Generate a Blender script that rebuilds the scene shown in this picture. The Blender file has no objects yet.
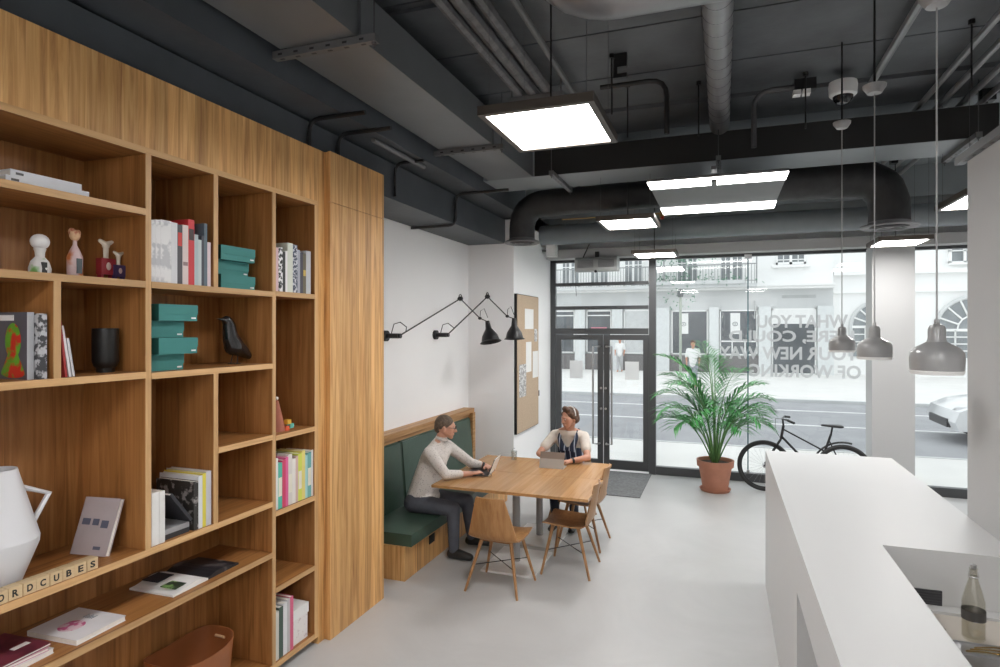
import bpy, bmesh, math, random
from mathutils import Vector, Matrix
random.seed(7)
SC = bpy.context.scene
COL = SC.collection
V = Vector
PI = math.pi

# ------------------------------------------------------------------ materials
def nmat(name):
    m = bpy.data.materials.new(name); m.use_nodes = True
    nt = m.node_tree
    return m, nt, nt.nodes['Principled BSDF']

def lk(nt, a, b): nt.links.new(a, b)

def plain(name, col, rough=.5, metal=0., spec=.5, var=.06, vs=6., bump=0., bs=40., coat=0.):
    """a painted / plastic surface with a little procedural variation"""
    m, nt, b = nmat(name)
    tc = nt.nodes.new('ShaderNodeTexCoord')
    n = nt.nodes.new('ShaderNodeTexNoise'); n.inputs['Scale'].default_value = vs; n.inputs['Detail'].default_value = 5
    lk(nt, tc.outputs['Object'], n.inputs['Vector'])
    r = nt.nodes.new('ShaderNodeMapRange'); r.inputs[1].default_value = .3; r.inputs[2].default_value = .7
    r.inputs[3].default_value = 1 - var; r.inputs[4].default_value = 1 + var
    lk(nt, n.outputs['Fac'], r.inputs[0])
    h = nt.nodes.new('ShaderNodeHueSaturation'); h.inputs['Color'].default_value = (*col, 1)
    lk(nt, r.outputs[0], h.inputs['Value']); lk(nt, h.outputs[0], b.inputs['Base Color'])
    b.inputs['Roughness'].default_value = rough; b.inputs['Metallic'].default_value = metal
    b.inputs['Specular IOR Level'].default_value = spec
    b.inputs['Coat Weight'].default_value = coat
    if bump:
        n2 = nt.nodes.new('ShaderNodeTexNoise'); n2.inputs['Scale'].default_value = bs; n2.inputs['Detail'].default_value = 4
        lk(nt, tc.outputs['Object'], n2.inputs['Vector'])
        bp = nt.nodes.new('ShaderNodeBump'); bp.inputs['Strength'].default_value = bump; bp.inputs['Distance'].default_value = .01
        lk(nt, n2.outputs['Fac'], bp.inputs['Height']); lk(nt, bp.outputs[0], b.inputs['Normal'])
    return m

def wood(name, axis, dark, mid, light, rough=.45, plank=0.11, cross='Y', scale=1.):
    """oak veneer: grain stretched along axis, staves across it"""
    m, nt, b = nmat(name)
    tc = nt.nodes.new('ShaderNodeTexCoord')
    mp = nt.nodes.new('ShaderNodeMapping')
    s = [26 * scale] * 3; s['XYZ'.index(axis)] = 1.1 * scale
    mp.inputs['Scale'].default_value = s
    lk(nt, tc.outputs['Object'], mp.inputs['Vector'])
    sx = nt.nodes.new('ShaderNodeSeparateXYZ'); lk(nt, tc.outputs['Object'], sx.inputs[0])
    dv = nt.nodes.new('ShaderNodeMath'); dv.operation = 'DIVIDE'; dv.inputs[1].default_value = plank
    lk(nt, sx.outputs[cross], dv.inputs[0])
    fl = nt.nodes.new('ShaderNodeMath'); fl.operation = 'FLOOR'; lk(nt, dv.outputs[0], fl.inputs[0])
    wn = nt.nodes.new('ShaderNodeTexWhiteNoise'); wn.noise_dimensions = '1D'; lk(nt, fl.outputs[0], wn.inputs['W'])
    ad = nt.nodes.new('ShaderNodeVectorMath'); ad.operation = 'MULTIPLY_ADD'
    ad.inputs[1].default_value = (9, 9, 9)
    lk(nt, wn.outputs['Color'], ad.inputs[0]); lk(nt, mp.outputs[0], ad.inputs[2])
    n = nt.nodes.new('ShaderNodeTexNoise'); n.inputs['Scale'].default_value = 1.; n.inputs['Detail'].default_value = 6
    n.inputs['Distortion'].default_value = .9; n.inputs['Roughness'].default_value = .6
    lk(nt, ad.outputs[0], n.inputs['Vector'])
    cr = nt.nodes.new('ShaderNodeValToRGB'); e = cr.color_ramp.elements
    e[0].position = .28; e[0].color = (*dark, 1); e[1].position = .75; e[1].color = (*light, 1)
    k = e.new(.5); k.color = (*mid, 1)
    lk(nt, n.outputs['Fac'], cr.inputs[0])
    mr = nt.nodes.new('ShaderNodeMapRange'); mr.inputs[3].default_value = .84; mr.inputs[4].default_value = 1.14
    lk(nt, wn.outputs['Value'], mr.inputs[0])
    h = nt.nodes.new('ShaderNodeHueSaturation'); lk(nt, cr.outputs[0], h.inputs['Color']); lk(nt, mr.outputs[0], h.inputs['Value'])
    lk(nt, h.outputs[0], b.inputs['Base Color'])
    b.inputs['Roughness'].default_value = rough; b.inputs['Specular IOR Level'].default_value = .4
    bp = nt.nodes.new('ShaderNodeBump'); bp.inputs['Strength'].default_value = .12; bp.inputs['Distance'].default_value = .003
    lk(nt, n.outputs['Fac'], bp.inputs['Height']); lk(nt, bp.outputs[0], b.inputs['Normal'])
    return m

def emis(name, col, st):
    m, nt, b = nmat(name)
    b.inputs['Base Color'].default_value = (.8, .8, .8, 1)
    b.inputs['Emission Color'].default_value = (*col, 1); b.inputs['Emission Strength'].default_value = st
    return m

def glass(name, tint=(.97, .985, .98), refl=.03, rough=0.):
    """thin clear pane: mostly transparent with a weak mirror reflection"""
    m = bpy.data.materials.new(name); m.use_nodes = True; nt = m.node_tree; nt.nodes.clear()
    o = nt.nodes.new('ShaderNodeOutputMaterial'); mx = nt.nodes.new('ShaderNodeMixShader')
    t = nt.nodes.new('ShaderNodeBsdfTransparent'); t.inputs[0].default_value = (*tint, 1)
    g = nt.nodes.new('ShaderNodeBsdfGlossy'); g.inputs['Roughness'].default_value = rough
    mx.inputs[0].default_value = refl
    lk(nt, t.outputs[0], mx.inputs[1]); lk(nt, g.outputs[0], mx.inputs[2]); lk(nt, mx.outputs[0], o.inputs[0])
    return m

DK, MD, LT = (.27, .125, .045), (.47, .25, .10), (.62, .38, .18)
M = {}
M['wood_z'] = wood('oak vertical grain', 'Z', (.38,.175,.060), (.64,.35,.130), (.82,.52,.23), plank=.085, scale=1.2)
IK, IM, IL = (.19, .075, .020), (.345, .150, .045), (.47, .225, .078)  # bookcase inside: same oak darkened, its shade put into the colour
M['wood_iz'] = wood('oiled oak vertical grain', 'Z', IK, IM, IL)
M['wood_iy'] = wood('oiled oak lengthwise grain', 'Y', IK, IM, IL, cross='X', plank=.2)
M['lipping'] = wood('solid oak edge', 'Y', (.46,.26,.11), (.58,.35,.16), (.66,.42,.21), cross='Z', plank=.5)  # front edges: same oak paler, window light put into the colour
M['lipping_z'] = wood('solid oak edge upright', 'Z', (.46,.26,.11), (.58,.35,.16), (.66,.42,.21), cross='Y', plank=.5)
M['wood_y'] = wood('oak lengthwise grain', 'Y', DK, MD, LT, cross='X', plank=.2)
M['wood_x'] = wood('oak cross grain', 'X', DK, MD, LT, cross='Y', plank=.3)
M['table'] = wood('oak table veneer', 'Y', (.40, .20, .07), (.50, .27, .11), (.56, .33, .15), rough=.25, cross='X', plank=.25)
M['chairwood'] = wood('oak chair shell', 'Z', (.30, .14, .05), (.40, .205, .08), (.48, .27, .12), rough=.4, cross='X', plank=.5)
M['chairleg'] = wood('oak chair leg', 'Z', (.27, .13, .05), (.38, .20, .085), (.45, .26, .12), rough=.45, cross='X', plank=.5)
M['white_wall'] = plain('white wall paint', (.88, .88, .885), .7, var=.01, vs=2, bump=.05, bs=60)
M['grey_wall'] = plain('light grey wall paint', (.47, .47, .47), .7, var=.015, vs=2, bump=.05, bs=60)
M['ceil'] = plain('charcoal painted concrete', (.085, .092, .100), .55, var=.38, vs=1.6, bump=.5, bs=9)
M['duct'] = plain('charcoal painted sheet metal', (.125, .133, .142), .36, var=.08, vs=3, bump=.03, bs=14, spec=.6)
M['bulk'] = plain('slate painted plaster', (.060, .068, .078), .5, var=.14, vs=3, bump=.2, bs=12)
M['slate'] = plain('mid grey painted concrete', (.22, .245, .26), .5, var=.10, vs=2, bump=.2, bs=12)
M['ductlight'] = plain('light grey painted sheet', (.27, .295, .31), .4, var=.06, vs=3)
M['insul'] = plain('black insulation wrap', (.022, .022, .023), .6, var=.3, vs=9, bump=.7, bs=16)
M['silver'] = plain('galvanised duct', (.30, .30, .31), .38, metal=.6, var=.12, vs=4, bump=.06, bs=20)
M['black'] = plain('black painted metal', (.012, .012, .013), .4)
M['darkmetal'] = plain('dark grey aluminium frame', (.075, .078, .082), .4, metal=.3, var=.03)
M['steel'] = plain('brushed steel', (.45, .45, .46), .3, metal=.9)
M['rod'] = plain('zinc threaded rod', (.12, .12, .125), .5, metal=.6)
M['strut'] = plain('painted slotted channel', (.17, .17, .175), .5, metal=.4)
M['counter'] = plain('white solid surface', (.60, .60, .60), .38, var=.01, vs=1.5)
M['counter_in'] = plain('beige worktop', (.60, .55, .49), .4, var=.03)
M['lampwhite'] = plain('light grey enamel', (.30, .30, .30), .3, var=.01, coat=.3)
M['panel'] = emis('lit diffuser', (1., .985, .965), 17.)
M['strip'] = emis('lit strip diffuser', (1., .985, .965), 5.)
M['bulb'] = emis('lit bulb', (1, .85, .65), 3)
M['bronze'] = plain('bronze lamp frame', (.085, .07, .058), .4, metal=.4)
M['glass'] = glass('window glass')
def frost_mat():
    m = bpy.data.materials.new('frosted vinyl'); m.use_nodes = True; nt = m.node_tree; nt.nodes.clear()
    o = nt.nodes.new('ShaderNodeOutputMaterial'); a = nt.nodes.new('ShaderNodeBsdfTransparent'); d = nt.nodes.new('ShaderNodeBsdfDiffuse'); t = nt.nodes.new('ShaderNodeBsdfTranslucent')
    d.inputs[0].default_value = (.6,.6,.6,1); t.inputs[0].default_value = (.78,.79,.80,1); a.inputs[0].default_value = (.9,.9,.9,1)
    m1 = nt.nodes.new('ShaderNodeMixShader'); m2 = nt.nodes.new('ShaderNodeMixShader'); m1.inputs[0].default_value = .6; m2.inputs[0].default_value = .7
    lk(nt, d.outputs[0], m1.inputs[1]); lk(nt, t.outputs[0], m1.inputs[2]); lk(nt, a.outputs[0], m2.inputs[1]); lk(nt, m1.outputs[0], m2.inputs[2]); lk(nt, m2.outputs[0], o.inputs[0])
    return m
M['frost'] = frost_mat()
def thin_paper():
    m = bpy.data.materials.new('thin paper'); m.use_nodes = True; nt = m.node_tree; nt.nodes.clear()
    o = nt.nodes.new('ShaderNodeOutputMaterial'); d = nt.nodes.new('ShaderNodeBsdfDiffuse'); t = nt.nodes.new('ShaderNodeBsdfTranslucent')
    d.inputs[0].default_value = (.8,.8,.8,1); t.inputs[0].default_value = (.85,.85,.85,1)
    x = nt.nodes.new('ShaderNodeMixShader'); x.inputs[0].default_value = .6
    lk(nt, d.outputs[0], x.inputs[1]); lk(nt, t.outputs[0], x.inputs[2]); lk(nt, x.outputs[0], o.inputs[0]); return m
M['thinpaper'] = thin_paper()
M['leather'] = plain('dark green leather', (.042, .078, .056), .35, var=.12, vs=7, bump=.12, bs=60, spec=.6)
M['tan'] = plain('tan saddle leather', (.30, .10, .032), .45, var=.1)
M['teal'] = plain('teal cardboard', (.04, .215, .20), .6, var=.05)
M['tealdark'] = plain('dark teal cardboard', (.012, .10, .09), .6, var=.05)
M['terra'] = plain('terracotta', (.44, .19, .12), .7, var=.08, vs=9)
M['soil'] = plain('potting soil', (.06, .035, .022), .95, var=.4, vs=40, bump=.8, bs=60)
M['leaf'] = plain('palm leaf', (.06, .27, .07), .4, var=.3, vs=4)
M['stem'] = plain('palm stem', (.12, .26, .08), .5, var=.15)
M['rubber'] = plain('tyre rubber', (.03, .03, .03), .7)
M['cork'] = plain('cork', (.50, .38, .27), .85, var=.12, vs=60, bump=.3, bs=150)
M['paper'] = plain('white paper', (.80, .80, .79), .8, var=.02)
M['pages'] = plain('page block', (.78, .75, .70), .85, var=.05, vs=80)
M['mat'] = plain('grey door mat', (.17, .175, .18), .95, var=.25, vs=30, bump=.5, bs=200)
M['asphalt'] = plain('asphalt', (.34, .345, .36), .85, var=.08, vs=1.5, bump=.3, bs=30)
M['pave'] = plain('pale pavement', (.74, .73, .71), .85, var=.04, vs=1.2)
M['fac_white'] = plain('white render', (.86, .86, .85), .85, var=.03, vs=.6)
M['fac_grey'] = plain('pale grey stone', (.60, .61, .61), .85, var=.06, vs=.8)
M['fac_dark'] = plain('dark shop glass', (.13, .14, .15), .25, var=.3, vs=.7)
M['fac_pane'] = plain('house window pane', (.26, .28, .29), .25, var=.25, vs=1.2)
M['road_line'] = plain('white road paint', (.8, .8, .8), .8)
M['carpaint'] = plain('white car paint', (.78, .79, .80), .2, var=.01, coat=.6)
M['carglass'] = plain('tinted car glass', (.03, .035, .04), .1)
M['skin'] = plain('skin', (.56, .29, .20), .5, var=.05, vs=20)
M['hairgrey'] = plain('grey brown hair', (.12, .085, .06), .7, var=.4, vs=50, bump=.5, bs=80)
M['hairbrown'] = plain('brown hair', (.10, .05, .03), .6, var=.45, vs=40, bump=.6, bs=70)
M['trouser'] = plain('grey blue denim', (.075, .08, .10), .8, var=.15, vs=12, bump=.2, bs=60)
M['jeans'] = plain('dark navy cloth', (.02, .025, .045), .8, var=.15, vs=12)
M['cream'] = plain('cream cotton', (.66, .60, .54), .85, var=.06, vs=14, bump=.3, bs=30)
M['yellow'] = plain('yellow cover', (.72, .62, .08), .5, var=.03)
M['fol'] = plain('balcony greenery', (.10, .26, .16), .7, var=.4, vs=5)

def shirt_mat():
    m, nt, b = nmat('pale patterned shirt')
    tc = nt.nodes.new('ShaderNodeTexCoord')
    v = nt.nodes.new('ShaderNodeTexVoronoi'); v.inputs['Scale'].default_value = 55
    lk(nt, tc.outputs['Object'], v.inputs['Vector'])
    cr = nt.nodes.new('ShaderNodeValToRGB'); e = cr.color_ramp.elements
    e[0].position = .12; e[0].color = (.30, .27, .26, 1); e[1].position = .32; e[1].color = (.62, .58, .55, 1)
    lk(nt, v.outputs['Distance'], cr.inputs[0]); lk(nt, cr.outputs[0], b.inputs['Base Color'])
    b.inputs['Roughness'].default_value = .85
    return m
M['shirt'] = shirt_mat()

def stripe_mat():
    m, nt, b = nmat('navy striped cloth')
    tc = nt.nodes.new('ShaderNodeTexCoord')
    w = nt.nodes.new('ShaderNodeTexWave'); w.wave_type = 'BANDS'; w.bands_direction = 'X'; w.inputs['Scale'].default_value = 5.5
    w.inputs['Distortion'].default_value = .3
    lk(nt, tc.outputs['Object'], w.inputs['Vector'])
    cr = nt.nodes.new('ShaderNodeValToRGB'); e = cr.color_ramp.elements
    e[0].position = .88; e[0].color = (.012, .02, .05, 1); e[1].position = .95; e[1].color = (.45, .5, .6, 1)
    lk(nt, w.outputs['Fac'], cr.inputs[0]); lk(nt, cr.outputs[0], b.inputs['Base Color'])
    b.inputs['Roughness'].default_value = .8
    return m
M['pinafore'] = stripe_mat()

def floor_mat():
    m, nt, b = nmat('polished pale concrete')
    tc = nt.nodes.new('ShaderNodeTexCoord')
    n = nt.nodes.new('ShaderNodeTexNoise'); n.inputs['Scale'].default_value = 1.1; n.inputs['Detail'].default_value = 8
    n.inputs['Roughness'].default_value = .65; n.inputs['Distortion'].default_value = .6
    lk(nt, tc.outputs['Object'], n.inputs['Vector'])
    cr = nt.nodes.new('ShaderNodeValToRGB'); e = cr.color_ramp.elements
    e[0].position = .3; e[0].color = (.445, .445, .445, 1); e[1].position = .7; e[1].color = (.525, .525, .525, 1)
    lk(nt, n.outputs['Fac'], cr.inputs[0]); lk(nt, cr.outputs[0], b.inputs['Base Color'])
    r = nt.nodes.new('ShaderNodeMapRange'); r.inputs[3].default_value = .28; r.inputs[4].default_value = .45
    lk(nt, n.outputs['Fac'], r.inputs[0]); lk(nt, r.outputs[0], b.inputs['Roughness'])
    return m
M['floor'] = floor_mat()

def cover_mat(name, c1, c2, scale=9., thr=.5, rough=.45):
    """printed cover: two inks in soft patches"""
    m, nt, b = nmat(name)
    tc = nt.nodes.new('ShaderNodeTexCoord')
    n = nt.nodes.new('ShaderNodeTexNoise'); n.inputs['Scale'].default_value = scale; n.inputs['Detail'].default_value = 3
    lk(nt, tc.outputs['Object'], n.inputs['Vector'])
    cr = nt.nodes.new('ShaderNodeValToRGB'); e = cr.color_ramp.elements
    e[0].position = thr - .04; e[0].color = (*c1, 1); e[1].position = thr + .04; e[1].color = (*c2, 1)
    lk(nt, n.outputs['Fac'], cr.inputs[0]); lk(nt, cr.outputs[0], b.inputs['Base Color'])
    b.inputs['Roughness'].default_value = rough
    return m

_cm = {}
def colmat(c, rough=.5):
    k = tuple(round(x, 3) for x in c) + (rough,)
    if k not in _cm: _cm[k] = plain('ink %d' % len(_cm), c, rough, var=.04, vs=12)
    return _cm[k]

# ------------------------------------------------------------------ mesh builder
class MB:
    def __init__(s): s.bm = bmesh.new()
    def _xf(s, vs, mat, mi):
        if mat is not None: bmesh.ops.transform(s.bm, matrix=mat, verts=vs)
        if mi:
            for f in {f for v in vs for f in v.link_faces}: f.material_index = mi
    def box(s, x0, y0, z0, x1, y1, z1, mi=0, mat=None):
        x0, x1 = sorted((x0, x1)); y0, y1 = sorted((y0, y1)); z0, z1 = sorted((z0, z1))
        v = [s.bm.verts.new(p) for p in ((x0,y0,z0),(x1,y0,z0),(x1,y1,z0),(x0,y1,z0),(x0,y0,z1),(x1,y0,z1),(x1,y1,z1),(x0,y1,z1))]
        for f in ((3,2,1,0),(4,5,6,7),(0,1,5,4),(1,2,6,5),(2,3,7,6),(3,0,4,7)): s.bm.faces.new([v[i] for i in f])
        s._xf(v, mat, mi); return s
    def cyl(s, p0, p1, r0, r1=None, n=16, mi=0, cap=True):
        p0, p1 = V(p0), V(p1); r1 = r0 if r1 is None else r1
        d = (p1 - p0).normalized(); a = d.orthogonal().normalized(); b = d.cross(a)
        A, B = [], []
        for i in range(n):
            t = 2*PI*i/n; u = a*math.cos(t) + b*math.sin(t)
            A.append(s.bm.verts.new(p0 + u*r0)); B.append(s.bm.verts.new(p1 + u*r1))
        fs = []
        for i in range(n):
            j = (i+1) % n; fs.append(s.bm.faces.new((A[i], A[j], B[j], B[i])))
        if cap: fs += [s.bm.faces.new(A[::-1]), s.bm.faces.new(B)]
        for f in fs: f.material_index = mi
        return s
    def tube(s, pts, r, n=10, mi=0, closed=False, rs=None):
        pts = [V(p) for p in pts]; N = len(pts); rings = []
        prev = None
        for i, p in enumerate(pts):
            if closed: d = pts[(i+1) % N] - pts[i-1]
            else: d = pts[min(i+1, N-1)] - pts[max(i-1, 0)]
            d.normalize()
            a = d.orthogonal().normalized() if prev is None else (prev - d*prev.dot(d)).normalized()
            prev = a; b = d.cross(a); rr = rs[i] if rs else r
            rings.append([s.bm.verts.new(p + (a*math.cos(2*PI*k/n) + b*math.sin(2*PI*k/n))*rr) for k in range(n)])
        fs = []
        for i in range(N if closed else N-1):
            A, B = rings[i], rings[(i+1) % N]
            for k in range(n):
                j = (k+1) % n; fs.append(s.bm.faces.new((A[k], A[j], B[j], B[k])))
        if not closed: fs += [s.bm.faces.new(rings[0][::-1]), s.bm.faces.new(rings[-1])]
        for f in fs: f.material_index = mi
        return s
    def lathe(s, prof, c=(0,0,0), n=28, mi=0, mat=None):
        """closed profile list of (r,z); r==0 makes a pole"""
        c = V(c); rings = []; vs = []
        for r, z in prof:
            if r < 1e-6: rings.append([s.bm.verts.new(c + V((0,0,z)))])
            else: rings.append([s.bm.verts.new(c + V((r*math.cos(2*PI*k/n), r*math.sin(2*PI*k/n), z))) for k in range(n)])
            vs += rings[-1]
        for A, B in zip(rings, rings[1:]):
            for k in range(n):
                j = (k+1) % n
                if len(A) == 1 and len(B) == 1: continue
                if len(A) == 1: f = (A[0], B[j], B[k])
                elif len(B) == 1: f = (A[k], A[j], B[0])
                else: f = (A[k], A[j], B[j], B[k])
                s.bm.faces.new(f).material_index = mi
        if mat is not None: bmesh.ops.transform(s.bm, matrix=mat, verts=vs)
        return s
    def prism(s, poly, h, mi=0, mat=None):
        """polygon in XY extruded by h in Z, then transformed"""
        A = [s.bm.verts.new((x, y, 0)) for x, y in poly]; B = [s.bm.verts.new((x, y, h)) for x, y in poly]
        fs = [s.bm.faces.new(A[::-1]), s.bm.faces.new(B)]
        for i in range(len(A)):
            j = (i+1) % len(A); fs.append(s.bm.faces.new((A[i], A[j], B[j], B[i])))
        for f in fs: f.material_index = mi
        if mat is not None: bmesh.ops.transform(s.bm, matrix=mat, verts=A+B)
        return s
    def ell(s, c, r, n=14, m=10, mi=0, mat=None):
        r = (r, r, r) if not hasattr(r, '__len__') else r
        prof = [(math.sin(PI*i/m), -math.cos(PI*i/m)) for i in range(m+1)]
        prof[0] = (0, -1); prof[-1] = (0, 1)
        X = Matrix.Translation(V(c)) @ (mat or Matrix.Identity(4)) @ Matrix.Diagonal((*r, 1))
        return s.lathe(prof, n=n, mi=mi, mat=X)
    def hull(s, *sph):
        """convex hull around spheres / ellipsoids [(centre, r or (rx,ry,rz)), ...]"""
        t = bmesh.new()
        for c, r in sph:
            r = (r, r, r) if not hasattr(r, '__len__') else r
            for i in range(1, 7):
                for k in range(12):
                    a = PI*i/7; q = 2*PI*k/12
                    t.verts.new(V(c) + V((math.sin(a)*math.cos(q)*r[0], math.sin(a)*math.sin(q)*r[1], math.cos(a)*r[2])))
            t.verts.new(V(c) + V((0,0,r[2]))); t.verts.new(V(c) - V((0,0,r[2])))
        h = bmesh.ops.convex_hull(t, input=t.verts[:])
        keep = {v for f in t.faces for v in f.verts}
        mp = {v: s.bm.verts.new(v.co) for v in keep}
        for f in t.faces:
            try: s.bm.faces.new([mp[v] for v in f.verts])
            except ValueError: pass
        t.free(); return s
    def chain(s, pts, rs):
        for i in range(len(pts)-1): s.hull((pts[i], rs[i]), (pts[i+1], rs[i+1]))
        return s
    def bevel(s, w, seg=2, ang=.5):
        es = [e for e in s.bm.edges if len(e.link_faces) == 2 and e.calc_face_angle(0) > ang]
        bmesh.ops.bevel(s.bm, geom=es, offset=w, segments=seg, affect='EDGES', clamp_overlap=True)
        return s

def finish(name, mb, mats, parent=None, world=True, sharp=.6, recalc=True):
    if recalc: bmesh.ops.recalc_face_normals(mb.bm, faces=mb.bm.faces[:])
    me = bpy.data.meshes.new(name); 
    off = None
    if parent is None:
        xs = [v.co for v in mb.bm.verts]
        off = V(((min(c.x for c in xs)+max(c.x for c in xs))/2, (min(c.y for c in xs)+max(c.y for c in xs))/2, min(c.z for c in xs)))
        bmesh.ops.translate(mb.bm, vec=-off, verts=mb.bm.verts)
    elif world:
        pm = Matrix.Identity(4); p = parent
        while p is not None:
            pm = p.matrix_basis @ pm; p = p.parent
        bmesh.ops.transform(mb.bm, matrix=pm.inverted(), verts=mb.bm.verts)
    mb.bm.to_mesh(me); mb.bm.free()
    for p in me.polygons: p.use_smooth = True
    me.set_sharp_from_angle(angle=sharp)
    for m in (mats if isinstance(mats, (list, tuple)) else [mats]): me.materials.append(M[m] if isinstance(m, str) else m)
    o = bpy.data.objects.new(name, me); COL.objects.link(o)
    if off is not None: o.location = off
    if parent is not None: o.parent = parent
    return o

def tag(o, label=None, cat=None, group=None, kind=None):
    if label: o['label'] = label
    if cat: o['category'] = cat
    if group: o['group'] = group
    if kind: o['kind'] = kind
    return o

def one(name, mb, mats, label, cat, group=None, sharp=.6):
    return tag(finish(name, mb, mats, sharp=sharp), label, cat, group)

def struct(name, mb, mats, parent=None):
    o = finish(name, mb, mats, parent)
    if parent is None: o['kind'] = 'structure'
    return o

def thing(name, label, cat, loc=(0,0,0), rz=0, group=None, kind=None):
    o = bpy.data.objects.new(name, None); COL.objects.link(o); o.empty_display_size = .1
    o.location = loc; o.rotation_euler = (0, 0, rz)
    return tag(o, label, cat, group, kind)

def part(name, mb, mats, parent, world=False, label=None, sharp=.6):
    o = finish(name, mb, mats, parent, world, sharp)
    if label: o['label'] = label
    return o

def copy_tree(o, loc=None, rz=None, label=None):
    def rec(a, par):
        c = a.copy(); COL.objects.link(c); c.parent = par
        for ch in kids.get(a.name, []): rec(ch, c)
        return c
    kids = {}
    for q in list(COL.objects):
        if q.parent is not None: kids.setdefault(q.parent.name, []).append(q)
    c = rec(o, None)
    if loc is not None: c.location = loc
    if rz is not None: c.rotation_euler = (0, 0, rz)
    if label: c['label'] = label
    return c

def rot(axis, deg): return Matrix.Rotation(math.radians(deg), 4, axis)
def T(x, y, z): return Matrix.Translation((x, y, z))

def text_into(mb, s, width, height, mat, depth=.002, bold=.0, mi=0):
    """lettering, scaled to width x height, lower left corner at the origin of mat, in its XY plane"""
    cu = bpy.data.curves.new('t', 'FONT'); cu.body = s; cu.size = 1; cu.offset = bold; cu.extrude = .01; cu.resolution_u = 3
    o = bpy.data.objects.new('t', cu); COL.objects.link(o)
    dg = bpy.context.evaluated_depsgraph_get(); me = bpy.data.meshes.new_from_object(o.evaluated_get(dg))
    xs = [v.co.x for v in me.vertices]; ys = [v.co.y for v in me.vertices]
    x0, x1, y0, y1 = min(xs), max(xs), min(ys), max(ys)
    if width is None: width = height*(x1-x0)/(y1-y0)
    A = mat @ Matrix.Diagonal((width/(x1-x0), height/(y1-y0), depth/.02, 1)) @ T(-x0, -y0, 0)
    vs = [mb.bm.verts.new(A @ v.co) for v in me.vertices]
    for p in me.polygons:
        try: mb.bm.faces.new([vs[i] for i in p.vertices]).material_index = mi
        except ValueError: pass
    bpy.data.objects.remove(o); bpy.data.curves.remove(cu); bpy.data.meshes.remove(me)
    return width

def remeshed(name, mb, mats, parent, voxel=.008, smooth=4, world=True):
    """fuse overlapping closed shells into one continuous skin"""
    me = bpy.data.meshes.new('r'); mb.bm.to_mesh(me); mb.bm.free()
    o = bpy.data.objects.new('r', me); COL.objects.link(o)
    r = o.modifiers.new('r', 'REMESH'); r.mode = 'VOXEL'; r.voxel_size = voxel
    if smooth:
        q = o.modifiers.new('s', 'SMOOTH'); q.factor = .5; q.iterations = smooth
    dg = bpy.context.evaluated_depsgraph_get(); m2 = bpy.data.meshes.new_from_object(o.evaluated_get(dg))
    b = MB(); b.bm.from_mesh(m2)
    bpy.data.objects.remove(o); bpy.data.meshes.remove(me); bpy.data.meshes.remove(m2)
    return finish(name, b, mats, parent, world, sharp=3.1, recalc=False)

# ------------------------------------------------------------------ camera and light
cam = bpy.data.cameras.new('camera'); co = bpy.data.objects.new('camera', cam); COL.objects.link(co)
cam.sensor_width = 36; cam.lens = 615/1000*36; cam.shift_y = -4.5/1000; cam.clip_end = 200
YAW = math.atan(223/615)
co.location = (0, 0, 2.2); co.rotation_euler = (PI/2, 0, YAW)
SC.camera = co

w = bpy.data.worlds.new('overcast sky'); SC.world = w; w.use_nodes = True
nt = w.node_tree; bg = nt.nodes['Background']
bg.inputs[0].default_value = (.93, .965, 1, 1); bg.inputs[1].default_value = .80

SC.view_settings.view_transform = 'Standard'; SC.view_settings.look = 'None'
SC.view_settings.gamma = 1; SC.view_settings.use_curve_mapping = False
SC.view_settings.exposure = 1.06
try:
    SC.cycles.use_denoising = True
    SC.cycles.max_bounces = 10; SC.cycles.diffuse_bounces = 6; SC.cycles.transparent_max_bounces = 16
    SC.cycles.caustics_reflective = False; SC.cycles.caustics_refractive = False
    SC.cycles.sample_clamp_indirect = 8
except Exception: pass

# ------------------------------------------------------------------ room shell
def B(*a): return MB().box(*a)
struct('floor', B(-3.5, -1.6, -.25, 3.6, 9.57, 0), 'floor')
b = MB()
ys = [-1.6, -.6, .3, 1.1, 1.9, 2.7, 3.45, 4.25, 5.03, 5.75, 6.5, 7.3, 8.1, 9.7]
for y0, y1 in zip(ys, ys[1:]): b.box(-3.5, y0, 4.25, 3.6, y1-.018, 4.5, mi=1 if y0 > 6.2 else 0)  # far boards take the paler grey material
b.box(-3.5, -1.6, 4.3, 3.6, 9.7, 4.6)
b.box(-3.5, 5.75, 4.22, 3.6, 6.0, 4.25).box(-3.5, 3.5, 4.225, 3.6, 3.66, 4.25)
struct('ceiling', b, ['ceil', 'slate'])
struct('wall_left', B(-3.4, -1.6, 0, -3.25, 7.7, 3.335), 'white_wall')
struct('wall_upper', B(-3.4, -1.6, 3.335, -3.25, 9.7, 4.3), 'ceil')
b = MB(); b.box(-3.4, 7.7, 0, -2.6, 9.57, 3.65)
struct('wall_niche', b, 'white_wall')
b = MB(); b.box(-3.25, -1.6, 3.335, -2.72, 7.7, 3.65); b.box(-3.25, -1.6, 3.67, -2.44, 7.7, 4.24)
struct('trim_bulkhead', b, 'bulk')
struct('wall_right', B(3.4, -1.6, 0, 3.6, 9.57, 4.3), 'white_wall')
struct('wall_back', B(-3.4, -1.8, 0, 3.6, -1.6, 4.3), 'white_wall')
# partition beside the counter and the pier in the window wall
struct('wall_partition', B(1.29, 2.2, 0, 1.75, 4.14, 3.15), 'grey_wall')
b = MB(); b.box(1.828, 9.2, 0, 2.308, 9.57, 3.28)
struct('wall_pier', b, 'grey_wall')
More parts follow.
